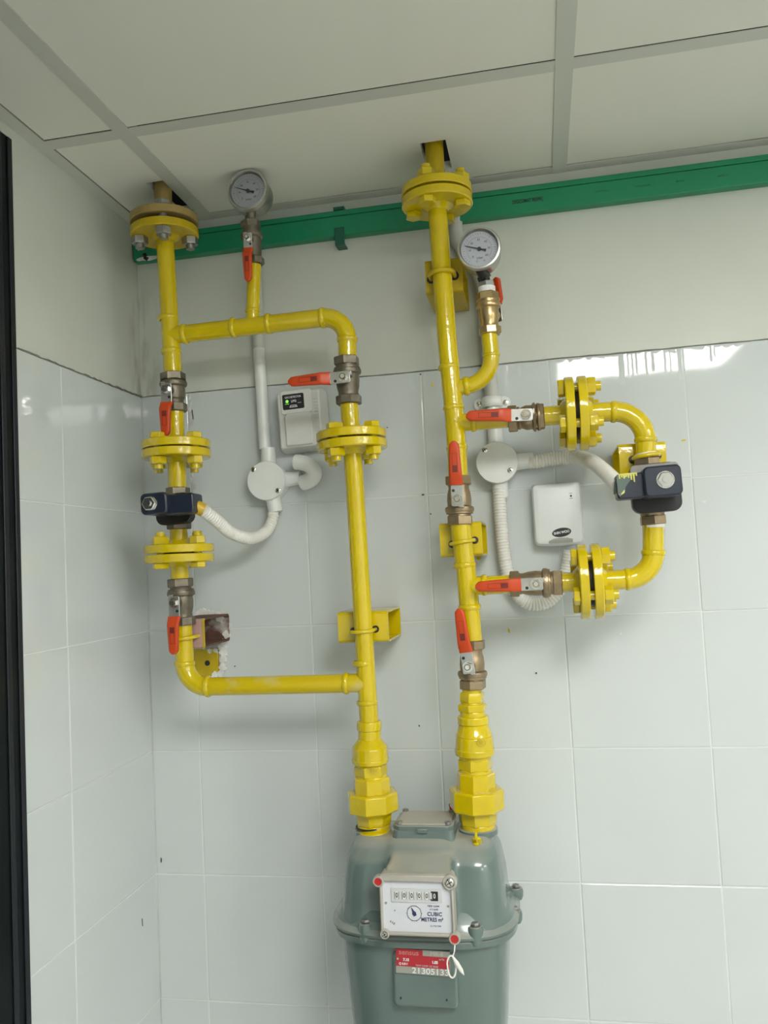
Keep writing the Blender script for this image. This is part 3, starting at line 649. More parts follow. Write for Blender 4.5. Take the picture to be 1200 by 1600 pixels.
# ---- gauges ------------------------------------------------------------------
def gauge(c, label, r=.0305, ang=157, stem_to=None, stemm=None, bezelm=None, dull=False):
    c = Vector(c); t = thing('pressure_gauge', label, 'gauge', c); K = face(c, .03)
    MB().lathe([(r * .55, -.037), (r * .96, -.035), (r * .99, -.031), (r * .97, -.004), (r * .9, -.004)], K, 48).build('case', M_STEELD if dull else M_STEEL, t)
    MB().lathe([(r * .87, -.003), (r * .97, -.006), (r * 1.05, -.006), (r * 1.06, .0), (r * 1.02, .003), (r * .93, .0035), (r * .885, .001), (r * .87, -.003)], K, 56, cap=False).build('bezel', bezelm or M_STEEL, t)
    dial = MB().lathe([(.0003, -.0036), (r * .9, -.0036), (r * .9, -.0046)], K, 48).build('dial', M_DIAL, t)
    tk = MB(); n = 31
    for i in range(n):
        a = math.radians(225 - 270 * i / (n - 1)); L = .0030 if i % 5 == 0 else .0016
        q = K @ Matrix.Rotation(a, 4, 'Z'); tk.box(r * .80 - L, -.00018, -.0036, r * .80, .00018, -.0033, q)
    for i in range(40):
        a0 = math.radians(225 - 270 * i / 40); a1 = math.radians(225 - 270 * (i + 1) / 40); tk.tube([K @ Vector((r * .6 * math.cos(a), r * .6 * math.sin(a), -.0035)) for a in (a0, a1)], .00014, 4)
    tk.build('scale_marks', M_INK, dial)
    for i in range(7):
        a = math.radians(225 - 45 * i); text('numeral', str(i * 10) if i else '0', .0042, K @ Matrix.Translation((r * .47 * math.cos(a) * 1.0, r * .47 * math.sin(a), -.0035)), M_INK, dial)
    text('unit', 'mbar', .0045, K @ Matrix.Translation((0, -r * .42, -.0035)), M_INK, dial)
    nd = MB(); q = K @ Matrix.Rotation(math.radians(ang), 4, 'Z')
    nd.prism([(-.010, -.0021), (-.010, .0021), (-.004, .001), (r * .72, .00028), (r * .72, -.00028), (-.004, -.001)], -.0022, -.0014, q).lathe([(.0028, -.0036), (.0028, -.0008)], q, 16)
    nd.build('needle', M_INK, t)
    if not dull:
        for dx in (-.0045, .006): MB().lathe([(.0014, -.0035), (.0014, -.002)], K @ Matrix.Translation((dx, -r * .58, 0)), 12).build('dial_screw', M_CHROME, dial)
    MB().lathe([(.0001, -.0004), (r * .885, -.0004), (r * .885, -.0001), (.0001, -.0001)], K, 40, cap=False).build('glass', M_GLASS, t)
    if stem_to is not None:
        a = c + Vector((0, .014, -r * .9)); b = Vector(stem_to); d = b - a; L = d.length
        F = frame(a, d); m = stemm or M_BRASS
        MB().lathe([(.0075, -.003), (.0075, L * .5), (.008, L)], F, 20).hexn(.0098, L * .45, L * .98, F, 4).build('stem', m, t)
    return t
gauge(at(386.5, 297, .150), 'round pressure gauge up at the ceiling on the left, above a small brown valve', ang=157, stem_to=P(391.3, 349), stemm=M_BRASSD, bezelm=M_STEEL, dull=True)
ball_valve(P(391.2, 346), P(397.8, 414), 'small brown ball valve under the ceiling-height gauge, red lever hanging down', lever=(0, 0, -1), body=M_BRASSD, scale=.80, glen=.066, flip=True, tilt=0)
gauge(at(748.5, 388, .155), 'round pressure gauge on the right, standing on a bright brass valve', r=.0297, ang=160, stem_to=P(758.5, 438), stemm=M_BLK)
v7 = ball_valve(P(761, 458), P(766, 523), 'bright brass valve under the right gauge, its red lever hidden behind', lever=(-.05, 0, 1), stem=(.55, .83, 0), body=M_BRASSL, scale=.86, glen=.05, flip=True)
MB().tube([P(760.3, 449), P(760.9, 458)], .0125, 24).build('thread_tape', M_PTFE, v7); MB().hexn(.0125, 0, .009, frame(P(759.6, 441), (.04, 0, -1))).build('adapter', M_STEELD, v7)
MB().tube([P(758.8, 433), P(759.3, 440)], .0075, 20).build('thread_tape', M_PTFE, v7)

# ---- brackets ------------------------------------------------------------------
def bracket(u0, v0, u1, v1, Df, label, ub=None, m=None, im=None, wall=.003, ubm=None):
    a, b = at(u0, v0, Df), at(u1, v1, Df); x0, x1, z1, z0 = min(a.x, b.x), max(a.x, b.x), max(a.z, b.z), min(a.z, b.z)
    t = thing('pipe_bracket', label, 'bracket', ((x0 + x1) / 2, -Df / 2, z0)); m = m or M_YEL
    # square hollow section lying along x, from the wall to the pipe
    out = rrect(Df / 2 - .0007, (z1 - z0) / 2, .006, 4); inn = rrect(Df / 2 - .0007 - wall, (z1 - z0) / 2 - wall, .004, 4); n = len(out)
    cy, cz = -Df / 2 - .0008, (z0 + z1) / 2; vs = []; fs = []
    for x in (x0, x1):
        vs += [(x, cy + p, cz + q) for p, q in out] + [(x, cy + p, cz + q) for p, q in inn]
    for i in range(n):
        j = (i + 1) % n
        fs += [(i, j, 2 * n + j, 2 * n + i), (n + i, 3 * n + i, 3 * n + j, n + j), (i, n + i, n + j, j), (2 * n + i, 2 * n + j, 3 * n + j, 3 * n + i)]
    MB().add(vs, fs).build('box_section', m, t, angle=50)
    if ub:
        pc, w_, rod, sk = ub; R_ = RP + rod * 1.05; pc = Vector(pc); pts = []
        X = Vector((1, 0, sk)).normalized(); base = Vector((pc.x, -Df + .006, pc.z))
        pts.append(base - X * R_ ); pts.append(Vector((pc.x, pc.y + .002, pc.z)) - X * R_)
        for i in range(13):
            an = PI - PI * i / 12; pts.append(Vector(pc) + X * (R_ * math.cos(an)) + Vector((0, -R_ * math.sin(an), 0)))
        pts.append(Vector((pc.x, pc.y + .002, pc.z)) + X * R_); pts.append(base + X * R_)
        MB().tube(pts, rod, 12).build('u_bolt', ubm or m, t)
        for s in (-1, 1): MB().lathe([(rod * 1.9, 0), (rod * 1.9, .0006)], face(base + X * R_ * s + Vector((0, -.0058, 0))), 16).build('bolt_hole', M_INK, t)
    return t, (x0, x1, z0, z1)
BD = .109
bracket(527, 957, 608, 1003, BD, 'yellow box-section bracket holding the pipe down to the meter inlet', ub=(P(566, 986), 0, .0029, .05))
bracket(663, 407, 724, 454, BD, 'yellow box-section bracket at the top of the right pipe behind the gauge', ub=(P(690, 428), 0, .0036, .03), m=M_YELD)
bracket(686, 818, 755, 868, BD, 'yellow box-section bracket below the right upright valve, holding the long right pipe', ub=(P(722.5, 847), 0, .0029, .13))
bracket(966, 694, 1043, 740, BD, 'yellow box-section bracket behind the solenoid of the right loop', ub=(P(1010, 713), 0, .0031, .10))
t, ex = bracket(270, 968, 319, 1012, BD, 'broken box-section bracket with bare pink front at the bottom of the left run', ub=(P(288, 997), 0, .003, .09), m=M_RUST, ubm=M_YEL)
MB().box(ex[0], -BD - .0022, ex[2] + .001, ex[1] + .0005, -BD - .0007, ex[3] - .001).build('front_plate', M_PINK, t)
MB().box(ex[1] - .0008, -BD - .0024, ex[2], ex[1] + .0012, -BD + .002, ex[3]).build('front_edge', M_YELD, t)
q = at(322, 1036, .004)
bp = MB().box(q.x - .026, -.0055, q.z - .022, q.x + .022, -.0002, q.z + .024).build('base_plate', M_YELD, t, bevel=.001)
MB().lathe([(.0046, 0), (.0046, .0004)], face((q.x + .003, -.0056, q.z)), 16).build('bolt_hole', M_INK, bp)
pm = MB(); rr = random.Random(21)
def lump(u, v, r, h, sx=1, sz=1):
    c = at(u, v, .002); pts = [(r * rr.uniform(.6, 1.3) * sx * math.cos(k_ * PI / 6), r * rr.uniform(.6, 1.3) * sz * math.sin(k_ * PI / 6)) for k_ in range(12)]; pm.prism(pts, -.003, h, face(c))
for u, v in [(306, 962), (314, 958), (323, 958), (332, 960), (341, 961), (350, 962), (353, 970), (354, 980), (354, 991), (352, 1002), (347, 1012), (338, 1016), (329, 1017), (320, 1016), (311, 1016), (303, 1017), (350, 1020), (349, 1030), (348, 1042), (346, 1053), (337, 1055), (327, 1058), (306, 970), (345, 966)]:
    lump(u, v, rr.uniform(.0045, .0085), rr.uniform(.001, .006))
pm.build('plaster_surround', M_PLASTER, wall_back)
dk = MB(); dk.box(*at(337, 961, .003), *(at(350, 963, .0025)))
MB().tube([at(336, 961.5, .006), at(348, 961, .006)], .0011, 6).build('crack', M_CRACK, wall_back)

# ---- white conduits, boxes, detectors ---------------------------------------------
def flex(ptsuvd, r, name, label, m=None, group=None, pitch=.0046):
    pts = [at(*p) for p in ptsuvd]; fine = []
    n = len(pts)
    for i in range(n - 1):                                    # Catmull-Rom
        p0, p1, p2, p3 = pts[max(i - 1, 0)], pts[i], pts[i + 1], pts[min(i + 2, n - 1)]
        for k_ in range(60):
            s_ = k_ / 60; fine.append(.5 * ((2 * p1) + (p2 - p0) * s_ + (2 * p0 - 5 * p1 + 4 * p2 - p3) * s_ ** 2 + (3 * p1 - 3 * p2 + p3 - p0) * s_ ** 3))
    fine.append(pts[-1]); out = []; rad = []; acc = 0; step = pitch / 6; nxt = 0; k_ = 0
    for i in range(len(fine) - 1):
        L = (fine[i + 1] - fine[i]).length
        while nxt <= acc + L:
            f = (nxt - acc) / max(L, 1e-9); out.append(fine[i].lerp(fine[i + 1], f)); rad.append(r * (1 - .10 * (1 if k_ % 6 in (0, 1) else (.35 if k_ % 6 in (2, 5) else 0)))); k_ += 1; nxt += step
        acc += L
    o = MB().tube(out, rad, 18).build(name, m or M_FLEX, angle=80)
    return tag(o, label, 'conduit', group)
def junction(c, r, label, spouts, screws):
    c = Vector(c); t = thing('junction_box', label, 'junction box', (c.x, -.001, c.z)); D = -c.y
    K = face((c.x, 0, c.z))
    MB().lathe([(r * .97, .0012), (r * .97, D - .006)], K, 48).build('box', M_WHITE, t)
    MB().lathe([(r * .98, D - .006), (r * 1.02, D - .0055), (r * 1.02, D - .002), (r * .99, D), (.001, D + .0004)], K, 48).build('lid', M_WHITE, t)
    for a, l, rs in spouts:
        d = Vector((math.cos(math.radians(a)), 0, math.sin(math.radians(a)))); s0 = Vector((c.x, -.0145, c.z)) + d * (r - .004)
        MB().tube([s0, s0 + d * l], [rs * 1.12, rs], 20).build('spout', M_WHITE, t)
    for p in screws:
        q = at(*p, D + .0004); o = MB().lathe([(.0042, 0), (.0042, .0012), (.003, .0018)], face(q), 18).build('screw', M_CHROME, t)
        MB().box(-.0028, -.0005, .0017, .0028, .0005, .0021, face(q, .6)).box(-.0005, -.0028, .0017, .0005, .0028, .0021, face(q, .6)).build('slot', M_INK, o)
    return t
CB = at(415.5, 751, .032)
junction(CB, .0318, 'round white junction box on the left with a torn elbow on its right side', [(90, .028, .0115), (3, .026, .0112), (-80, .024, .0115)], [(396, 733.5), (434.5, 766.5)])
t = thing('conduit', 'straight white conduit dropping into the left junction box, upper end painted wall colour', 'conduit', at(414, 700, .012))
R20 = .0097
yC = -.0125
ptA, ptM, ptB = at(399, 378, .0125), at(404.5, 545, .0125), at(414, 702, .0135)
MB().tube([ptA, ptM], R20 * .96, 20).build('painted_length', M_WHITEG, t); MB().tube([ptM, ptB], R20, 20).build('clean_length', M_WHITE, t)
flex([(426, 800, .016), (426, 812, .018), (414, 832, .035), (390, 841, .07), (362, 833, .11), (340, 815, .15), (318, 797, .178)], .0098, 'flexible_conduit', 'corrugated white conduit looping from the left junction box to the left solenoid')
t = thing('conduit_elbow', 'white elbow conduit pulled away from the left junction box under the small gas detector', 'conduit', at(488, 740, .02))
e_a, e_b, e_c, e_d = at(473, 754, .018), at(501, 750, .030), at(497, 722, .036), at(462, 722, .030)
el = [(1 - f) ** 3 * e_a + 3 * f * (1 - f) ** 2 * e_b + 3 * f * f * (1 - f) * e_c + f ** 3 * e_d for f in [i / 14 for i in range(15)]]
MB().tube(el, .0125, 24).build('elbow', M_WHITE, t); MB().tube([at(471.5, 744, .022), at(474.5, 756, .018)], .0035, 8).build('gap', M_INK, t)

CB2 = at(776.5, 722.5, .034)
junction(CB2, .0318, 'round white junction box on the right between the two red-levered valves', [(91, .030, .0112), (2, .028, .0118), (-87, .026, .0115)], [(757.5, 703), (797.5, 735)])
t = thing('conduit', 'straight pale conduit on the right dropping behind the gauge into the right junction box', 'conduit', at(770, 640, .012))
MB().tube([at(711, 340, .0125), at(712, 362, .0125), at(716, 378, .0125), at(725, 394, .0125), at(737, 410, .0125), at(748, 428, .0125), at(755, 450, .0125), at(759, 480, .0125), at(762, 530, .0125), at(769.5, 634, .0125)], .0115, 20).build('painted_length', M_WHITEG, t); MB().tube([at(769.5, 634, .0125), at(774, 700, .014)], .0105, 20).build('clean_length', M_WHITE, t)
t = thing('saddle_clip', 'white saddle clip with two screws holding the right conduit', 'clip', at(769, 631, .003))
q = at(769, 631, 0); mb = MB(); mb.prism(rrect(.029, .0095, .009, 5), .0006, .0046, face((q.x, 0, q.z), .02)); mb.build('base_plate', M_WHITE, t, bevel=.0008)
mb = MB(); hoop = [Vector((q.x + .0148 * math.cos(a), -.012 - .0132 * math.sin(a), q.z)) for a in [PI * i / 12 for i in range(13)]]
rows = []
mb.add([p + Vector((0, 0, dz)) for dz in (-.008, .008) for p in hoop], [(i, i + 1, 14 + i, 13 + i) for i in range(12)]); o = mb.build('hoop', M_WHITE, t); sm = o.modifiers.new('s', 'SOLIDIFY'); sm.thickness = .0016; sm.offset = 1
for uv in ((748.5, 631.5), (790, 629)):
    c = at(*uv, .0048); MB().lathe([(.0042, -.0004), (.0042, .001), (.0025, .0014)], face(c), 18).build('screw', M_CHROME, t)
flex([(826, 722, .017), (845, 720, .017), (872, 716, .018), (902, 715, .028), (926, 722, .06), (946, 738, .11), (962, 754, .165), (967, 760, .182)], .0112, 'flexible_conduit', 'corrugated white conduit arching right from the right junction box to the right solenoid')
flex([(780, 752, .018), (780.5, 775, .019), (783, 820, .020), (790, 880, .020), (802, 920, .018), (826, 943, .017), (855, 940, .016), (876, 918, .016), (886, 890, .016), (891, 860, .018)], .0105, 'flexible_conduit', 'corrugated white conduit looping from the right junction box up to the plain detector')

# gas detector, left
def quad_box(name, mtl, parent, ctr, hx, hz, y0, y1, r, rz, inset=0, bevel=.003):
    K = face(ctr, rz); mb = MB(); a = rrect(hx, hz, r, 6); b = rrect(hx - inset, hz - inset, max(r - inset, .002), 6)
    rows = [[(x, y, y0) for x, y in a], [(x, y, y0 + (y1 - y0) * .45) for x, y in a], [(x, y, y1) for x, y in b]]
    mb.rings(rows, K); return mb.build(name, mtl, parent, bevel=bevel), K
c = at(471.5, 656, .022); ctr = Vector((c.x, 0, c.z)); rz = .035
t = thing('gas_detector', 'grey-white gas detector with black display and green lamp on the wall', 'detector', (c.x, -.002, c.z - .05))
bd, K = quad_box('housing', M_DET, t, ctr, .0410, .0510, .0008, .034, .008, rz, inset=.006)
MB().prism([(-.024, -.043), (.021, -.043), (.021, .006), (.016, .010), (-.019, .010), (-.024, .006)], .0355, .0385, K).build('front_cover', M_DET, t, bevel=.0022)
MB().prism(rrect(.026, .019, .004, 4, cx=-.003, cy=.028), .0355, .0375, K).build('display_panel', M_DET, t, bevel=.001)
lb = MB().prism(rrect(.0180, .0125, .0022, 4, cx=-.0075, cy=.0285), .0374, .0381, K).build('display', M_INK, t)
M_TXT = mat('white_ink', (.75, .78, .78), .5)
z = .0382
text('lettering', 'GAS DETECTOR', .0044, K @ Matrix.Translation((-.0075, .0358, z)), M_TXT, lb, bold=.00008, sx=.86)
text('lettering', 'LPG', .0052, K @ Matrix.Translation((-.0065, .0290, z)), M_TXT, lb, bold=.00015)
text('lettering', 'ALARM', .0019, K @ Matrix.Translation((.0030, .0255, z)), M_TXT, lb)
text('lettering', 'POWER', .0019, K @ Matrix.Translation((-.0180, .0250, z)), M_LED, lb)
MB().prism([(-.0145, .0190), (-.0005, .0190), (-.0025, .0229), (-.0125, .0229)], z - .0002, z + .0002, K).build('logo_tab', M_TXT, lb)
text('lettering', 'MICRO', .0028, K @ Matrix.Translation((-.0075, .0209, z + .0003)), M_BLUEINK, lb, bold=.0001)
MB().lathe([(.0027, 0), (.0024, .0008), (.0008, .0013)], K @ Matrix.Translation((-.0178, .0295, z)), 16).build('lamp', M_LED, lb)
MB().lathe([(.0024, 0), (.0020, .0006)], K @ Matrix.Translation((.0030, .0292, z)), 16).build('lamp', mat('lamp_off', (.03, .03, .032), .3), lb)
gr = MB()
for i in range(26):
    zz = .030 - i * .0026
    for sx in (-1, 1): gr.box(sx * .0372 - .0016, zz - .0005, .006, sx * .0372 + .0016, zz + .0005, .021, K)
    gr.box(.0255, zz - .0004, .033, .0320, zz + .0004, .0362, K) if i % 2 == 0 else None
gr.build('vent_ribs', M_DET, t)
# detector, right
c = at(871, 802, .02); ctr = Vector((c.x, 0, c.z)); rz = .005
t = thing('gas_detector', 'smooth white detector with dark oval badge, below the right conduit arch', 'detector', (c.x, -.002, c.z - .05))
K = face(ctr, rz); mb = MB()
def dshape(hx, hz, r, dip):
    pts = rrect(hx, hz, r, 8); out = []
    for x, y in pts:
        if y > 0: y -= dip * max(0, 1 - (x / hx) ** 2) * (1 if y > hz * .8 else 0)
        else: y -= .0025 * max(0, 1 - (x / hx) ** 2)
        out.append((x, y))
    n = []
    for i, p in enumerate(out):
        q = out[(i + 1) % len(out)]; n.append(p)
        if math.dist(p, q) > .02:
            for k_ in range(1, 8):
                f = k_ / 8; x = p[0] + (q[0] - p[0]) * f; y = p[1] + (q[1] - p[1]) * f
                if abs(p[1] - q[1]) < .01:
                    s_ = max(0, 1 - (x / hx) ** 2); y = (hz - dip * s_) if y > 0 else (-hz - .0025 * s_)
                n.append((x, y))
    return n
A = dshape(.0372, .0475, .007, .0018); B = dshape(.0345, .0445, .006, .0018); C3 = dshape(.029, .040, .006, .001)
n = min(len(A), len(B), len(C3)); mb.rings([[(x, y, .0008) for x, y in A[:n]], [(x, y, .022) for x, y in A[:n]], [(x, y, .030) for x, y in B[:n]], [(x, y, .0325) for x, y in C3[:n]]], K)
mb.build('housing', M_DETW, t, angle=40)
ov = MB().lathe([(1, 0), (1, .0004)], K @ Matrix.Translation((.004, -.030, .0324)) @ Matrix.Rotation(.12, 4, 'Z') @ Matrix.Diagonal((.0155, .0078, 1, 1)), 40).build('badge_rim', M_TXT, t)
MB().lathe([(1, 0), (1, .0003)], K @ Matrix.Translation((.004, -.030, .0328)) @ Matrix.Rotation(.12, 4, 'Z') @ Matrix.Diagonal((.0143, .0068, 1, 1)), 40).build('badge', M_INK, ov)
text('lettering', 'SHIN WOO', .0052, K @ Matrix.Translation((.004, -.030, .0333)) @ Matrix.Rotation(.12, 4, 'Z'), M_TXT, ov, bold=.00018, sx=.88)
MB().prism([(-.016, -.0460), (.020, -.0460), (.020, -.0405), (.012, -.0385), (.002, -.0378), (-.009, -.0390), (-.016, -.0425)], .0298, .0330, K).build('vent', mat('vent_grey', (.40, .42, .38), .6), t)
vr = MB()
for i in range(14): vr.box(-.0150 + i * .0025, -.0455, .0330, -.0140 + i * .0025, -.0415, .0334, K)
vr.build('vent_slots', M_GREYP, t)
MB().lathe([(.0016, 0), (.0016, .0004)], K @ Matrix.Translation((.0215, .0245, .0323)), 12).box(.0190, .0282, .0322, .0238, .0288, .0326, K).box(.0190, .0205, .0322, .0238, .0211, .0326, K).build('indicator_marks', M_INK, t)

# ------------------------------------------------------------------ gas meter
MX, MY = .4757, -.125
mt = thing('gas_meter', 'grey cast diaphragm gas meter with white counter window hanging below both unions', 'meter', (MX, MY, -1.02))
def sup(hw, hd, z, n=48, e=3.4, cx=MX, cy=MY, front=None):
    out = []
    for i in range(n):
        a = 2 * PI * i / n; c_, s_ = math.cos(a), math.sin(a)
        x = math.copysign(abs(c_) ** (2 / e), c_) * hw; y = math.copysign(abs(s_) ** (2 / e), s_) * hd
        out.append((cx + x, cy + y, z))
    return out
def remeshed(mb, name, material, parent, voxel=.0026, it=22):
    o = mb.build(name, material, parent)
    r = o.modifiers.new('r', 'REMESH'); r.mode = 'VOXEL'; r.voxel_size = voxel; r.use_smooth_shade = True
    s = o.modifiers.new('s', 'SMOOTH'); s.iterations = it; s.factor = .6
    bpy.context.view_layer.update(); dg = bpy.context.evaluated_depsgraph_get()
    me = bpy.data.meshes.new_from_object(o.evaluated_get(dg)); o.modifiers.clear(); old = o.data; o.data = me; bpy.data.meshes.remove(old)
    for p in me.polygons: p.use_smooth = True
    if not me.materials: me.materials.append(material)
    return o
sh = MB()
for cx_ in (MX - .060, MX + .062):                # the two shoulders under the unions
    k_ = -1 if cx_ < MX else 1
    sh.rings([sup(.056, .088, -.795, cx=cx_), sup(.053, .082, -.775, cx=cx_), sup(.051, .076, -.745, cx=cx_ ), sup(.048, .067, -.715, cx=cx_ - k_ * .002), sup(.043, .053, -.697, cx=cx_ - k_ * .005), sup(.035, .038, -.688, cx=cx_ - k_ * .006)])
sh.rings([sup(.060, .088, -.795, e=5), sup(.055, .086, -.76, e=5), sup(.052, .074, -.712, e=5), sup(.050, .056, -.692, e=5), sup(.046, .045, -.686, e=5)])
# trunk that carries the counter window
sh.add([(MX - .045, -.165, -.790), (MX + .052, -.165, -.790), (MX + .052, -.232, -.788), (MX - .044, -.232, -.788),
        (MX - .036, -.150, -.700), (MX + .045, -.150, -.700), (MX + .051, -.234, -.712), (MX - .042, -.234, -.712), (MX + .045, -.190, -.701), (MX - .037, -.190, -.701)],
       [(0, 1, 2, 3), (0, 4, 5, 1), (3, 2, 6, 7), (0, 3, 7, 9, 4), (1, 5, 8, 6, 2), (4, 9, 8, 5), (9, 7, 6, 8)])
remeshed(sh, 'upper_shell', M_METERS, mt)
rim = MB(); rim.rings([sup(.123, .095, -.8115, 96, 3.2), sup(.127, .099, -.8095, 96, 3.2), sup(.128, .100, -.802, 96, 3.2), sup(.126, .098, -.8005, 96, 3.2)])
rim.build('lower_rim', M_METERS, mt)
rim = MB(); rim.rings([sup(.126, .098, -.8000, 96, 3.2), sup(.1295, .1015, -.7985, 96, 3.2), sup(.1295, .1015, -.7955, 96, 3.2), sup(.124, .096, -.790, 96, 3.2), sup(.1185, .0905, -.782, 96, 3.4), sup(.114, .084, -.770, 96, 3.6)])
rim.build('upper_rim', M_METERS, mt)
lo = MB(); lo.rings([sup(.114, .088, -.8105, e=4.5), sup(.112, .086, -.85, e=4.5), sup(.104, .080, -.95, e=4.5), sup(.096, .074, -1.01, e=4.5), sup(.08, .06, -1.02, e=4.5)])
lo.build('lower_body', M_METERS, mt)
# raised panel on the lower body
K = Matrix.Translation((MX, MY - .088, -.812)) @ Matrix.Rotation(-.062, 4, 'X') @ FACE
pn = MB(); pn.prism(rrect(.0425, .034, .006, 4, cx=.0065, cy=-.040), -.012, .0030, K); pn.build('front_panel', M_METERS, mt, bevel=.0035, seg=3)
def bolt_boss(u, v, D, nm='rim_bolt', ln=.030):
    q = at(u, v, D); F = frame((q.x, q.y, q.z), (0, 0, 1))
    o = MB().lathe([(.0082, -ln), (.0100, -ln + .004), (.0104, -.004), (.0090, 0)], F, 20).build('bolt_boss', M_METERS, mt)
    MB().lathe([(.0068, 0), (.0068, .0008)], F, 18).hexn(.0056, .0008, .0048, F).build(nm, M_STEELD, o)
bolt_boss(571.5, 1442, .211, ln=.023); bolt_boss(742.5, 1447, .211, ln=.023); bolt_boss(806, 1387, .085, ln=.015); bolt_boss(804, 1422, .135, ln=.016)
# top lid
zt = -.6695
ped = MB(); ped.rings([[(x, y, -.695) for x, y in rrect(.045, .040, .008, 4, MX + .0055, -.131)], [(x, y, zt - .008) for x, y in rrect(.042, .037, .008, 4, MX + .0055, -.131)]]); ped.build('lid_base', M_METERS, mt)
oct_ = [(-.034, -.036), (.034, -.036), (.0425, -.028), (.0425, .026), (.036, .034), (-.036, .034), (-.0425, .026), (-.0425, -.028)]
L_ = Matrix.Translation((MX + .0055, -.131, zt))
lid = MB().prism(oct_, -.009, -.002, L_).build('lid', M_METERS, mt, bevel=.0015)
MB().prism([(x * .88, y * .86) for x, y in oct_], -.0022, 0, L_).build('lid_top', M_METERD, lid, bevel=.0008)
MB().box(-.007, -.041, -.010, .007, -.036, -.005, L_).build('lid_catch', M_METERS, lid, bevel=.0006)
for x, y in ((-.034, -.027), (.034, -.027), (-.034, .027), (.034, .027)):
    MB().lathe([(.0045, -.0015), (.0045, .0022), (.003, .003)], L_ @ Matrix.Translation((x, y, 0)), 16).build('lid_screw', M_STEELD, lid)
q = L_ @ Vector((.0365, .029, .003)); MB().tube([q, q + Vector((-.001, -.002, .007))], [.006, .0055], 16).build('red_seal', M_REDL, lid)
# counter window
wc = (at(592, 1372, .240) + at(705, 1462, .240) + at(710, 1375, .240) + at(600, 1450, .240)) / 4
# facing out and a little up
KW = Matrix.Translation(Vector((wc.x, -.2345, wc.z))) @ Matrix.Rotation(-.05, 4, 'X') @ FACE @ Matrix.Rotation(0, 4, 'Z')
hw, hh = .0480, .0375
fr = MB().prism(rrect(hw, hh, .005, 4), -.020, .0035, KW).build('counter_housing', M_METERD, mt, bevel=.002)
fr2 = MB()
for (x0, y0, x1, y1) in ((-hw, -hh, -hw + .0035, hh), (hw - .0035, -hh, hw, hh), (-hw, -hh, hw, -hh + .0042), (-hw, hh - .0085, hw, hh)): fr2.box(x0, y0, .003, x1, y1, .0088, KW)
fr2.build('window_frame', M_METERD, fr, bevel=.0016)
pw, ph = hw - .0035, hh - .0042
pt_ = MB().box(-pw, -ph, .0036, pw, hh - .0085, .0046, KW).build('counter_plate', M_PLATE, fr)
MB().box(-.0325, .0035, .0046, .0325, .0200, .0060, KW).build('digit_window', mat('digit_window', (.56, .575, .58), .35), pt_)
def TT(x, y, z=.0047): return KW @ Matrix.Translation((x, y, z))
dw = mat('digit_roll', (.74, .74, .70), .45); db = mat('digit_black', (.03, .03, .035), .4)
for i in range(6):
    x = -.0255 + i * .0098
    dro = MB().box(x - .0023, .0076, .0058, x + .0023, .0160, .0066, KW).build('digit_wheel', dw if i < 5 else db, pt_)
    o = MB()
    for a_, b_, c_, d_ in ((-.0027, .0074, -.0023, .0162), (.0023, .0074, .0027, .0162)): o.box(x + a_, b_, .0060, x + c_, d_, .0069, KW)
    if i == 5: o.box(x + .0027, .0062, .0058, x + .0045, .0174, .0069, KW).box(x - .0045, .0160, .0058, x + .0045, .0174, .0069, KW).box(x - .0045, .0062, .0058, x + .0045, .0076, .0069, KW)
    o.build('wheel_edge', M_INK, pt_)
    text('numeral', '0', .0082, TT(x, .0118, .0068), M_INK if i < 5 else dw, pt_, bold=.0001, sx=.72)
text('numeral', '.', .010, TT(.0188, .0100, .0066), M_INK, pt_, bold=.0002)
dl = KW @ Matrix.Translation((-.0040, -.0105, .0047))
o = MB().torus(.0092, .00035, dl, 40, 6)
for k_ in range(10): o.box(.0092, -.0002, -.0002, .0104, .0002, .0003, dl @ Matrix.Rotation(k_ * PI / 5, 4, 'Z'))
o.build('test_dial', M_INK, pt_)
MB().prism([(-.0032, -.0022), (-.0032, .0022), (0, .0018), (.0075, .0003), (.0075, -.0003), (0, -.0018)], .0002, .0006, dl @ Matrix.Rotation(2.0, 4, 'Z')).lathe([(.0026, 0), (.0026, .0008)], dl, 20).build('test_pointer', M_BLUEINK, pt_)
text('lettering', 'TEMP. COMP.', .0030, TT(.0215, -.0012), M_BLUEINK, pt_, sx=.9)
text('lettering', '15°C BASE', .0028, TT(.0215, -.0052), M_BLUEINK, pt_, sx=.9)
text('lettering', 'CUBIC', .0066, TT(.0225, -.0110), M_BLUEINK, pt_, bold=.00015)
text('lettering', 'METRES m³', .0066, TT(.0190, -.0178), M_BLUEINK, pt_, bold=.00015, sx=.9)
text('lettering', 'CL PTB 7398', .0026, TT(.0230, -.0255), mat('teal_ink', (.05, .18, .22), .5), pt_)
text('lettering', '0 0.2', .0034, KW @ Matrix.Translation((-.0330, -.0225, .0047)) @ Matrix.Rotation(-.5, 4, 'Z'), M_INK, pt_)
for x, y, r in ((-.0405, .0015, .0016), (.0405, -.0005, .0016), (-.0290, -.0075, .0008)): MB().lathe([(r, 0), (r, .0008)], TT(x, y), 12).build('rivet', M_STEELD, pt_)
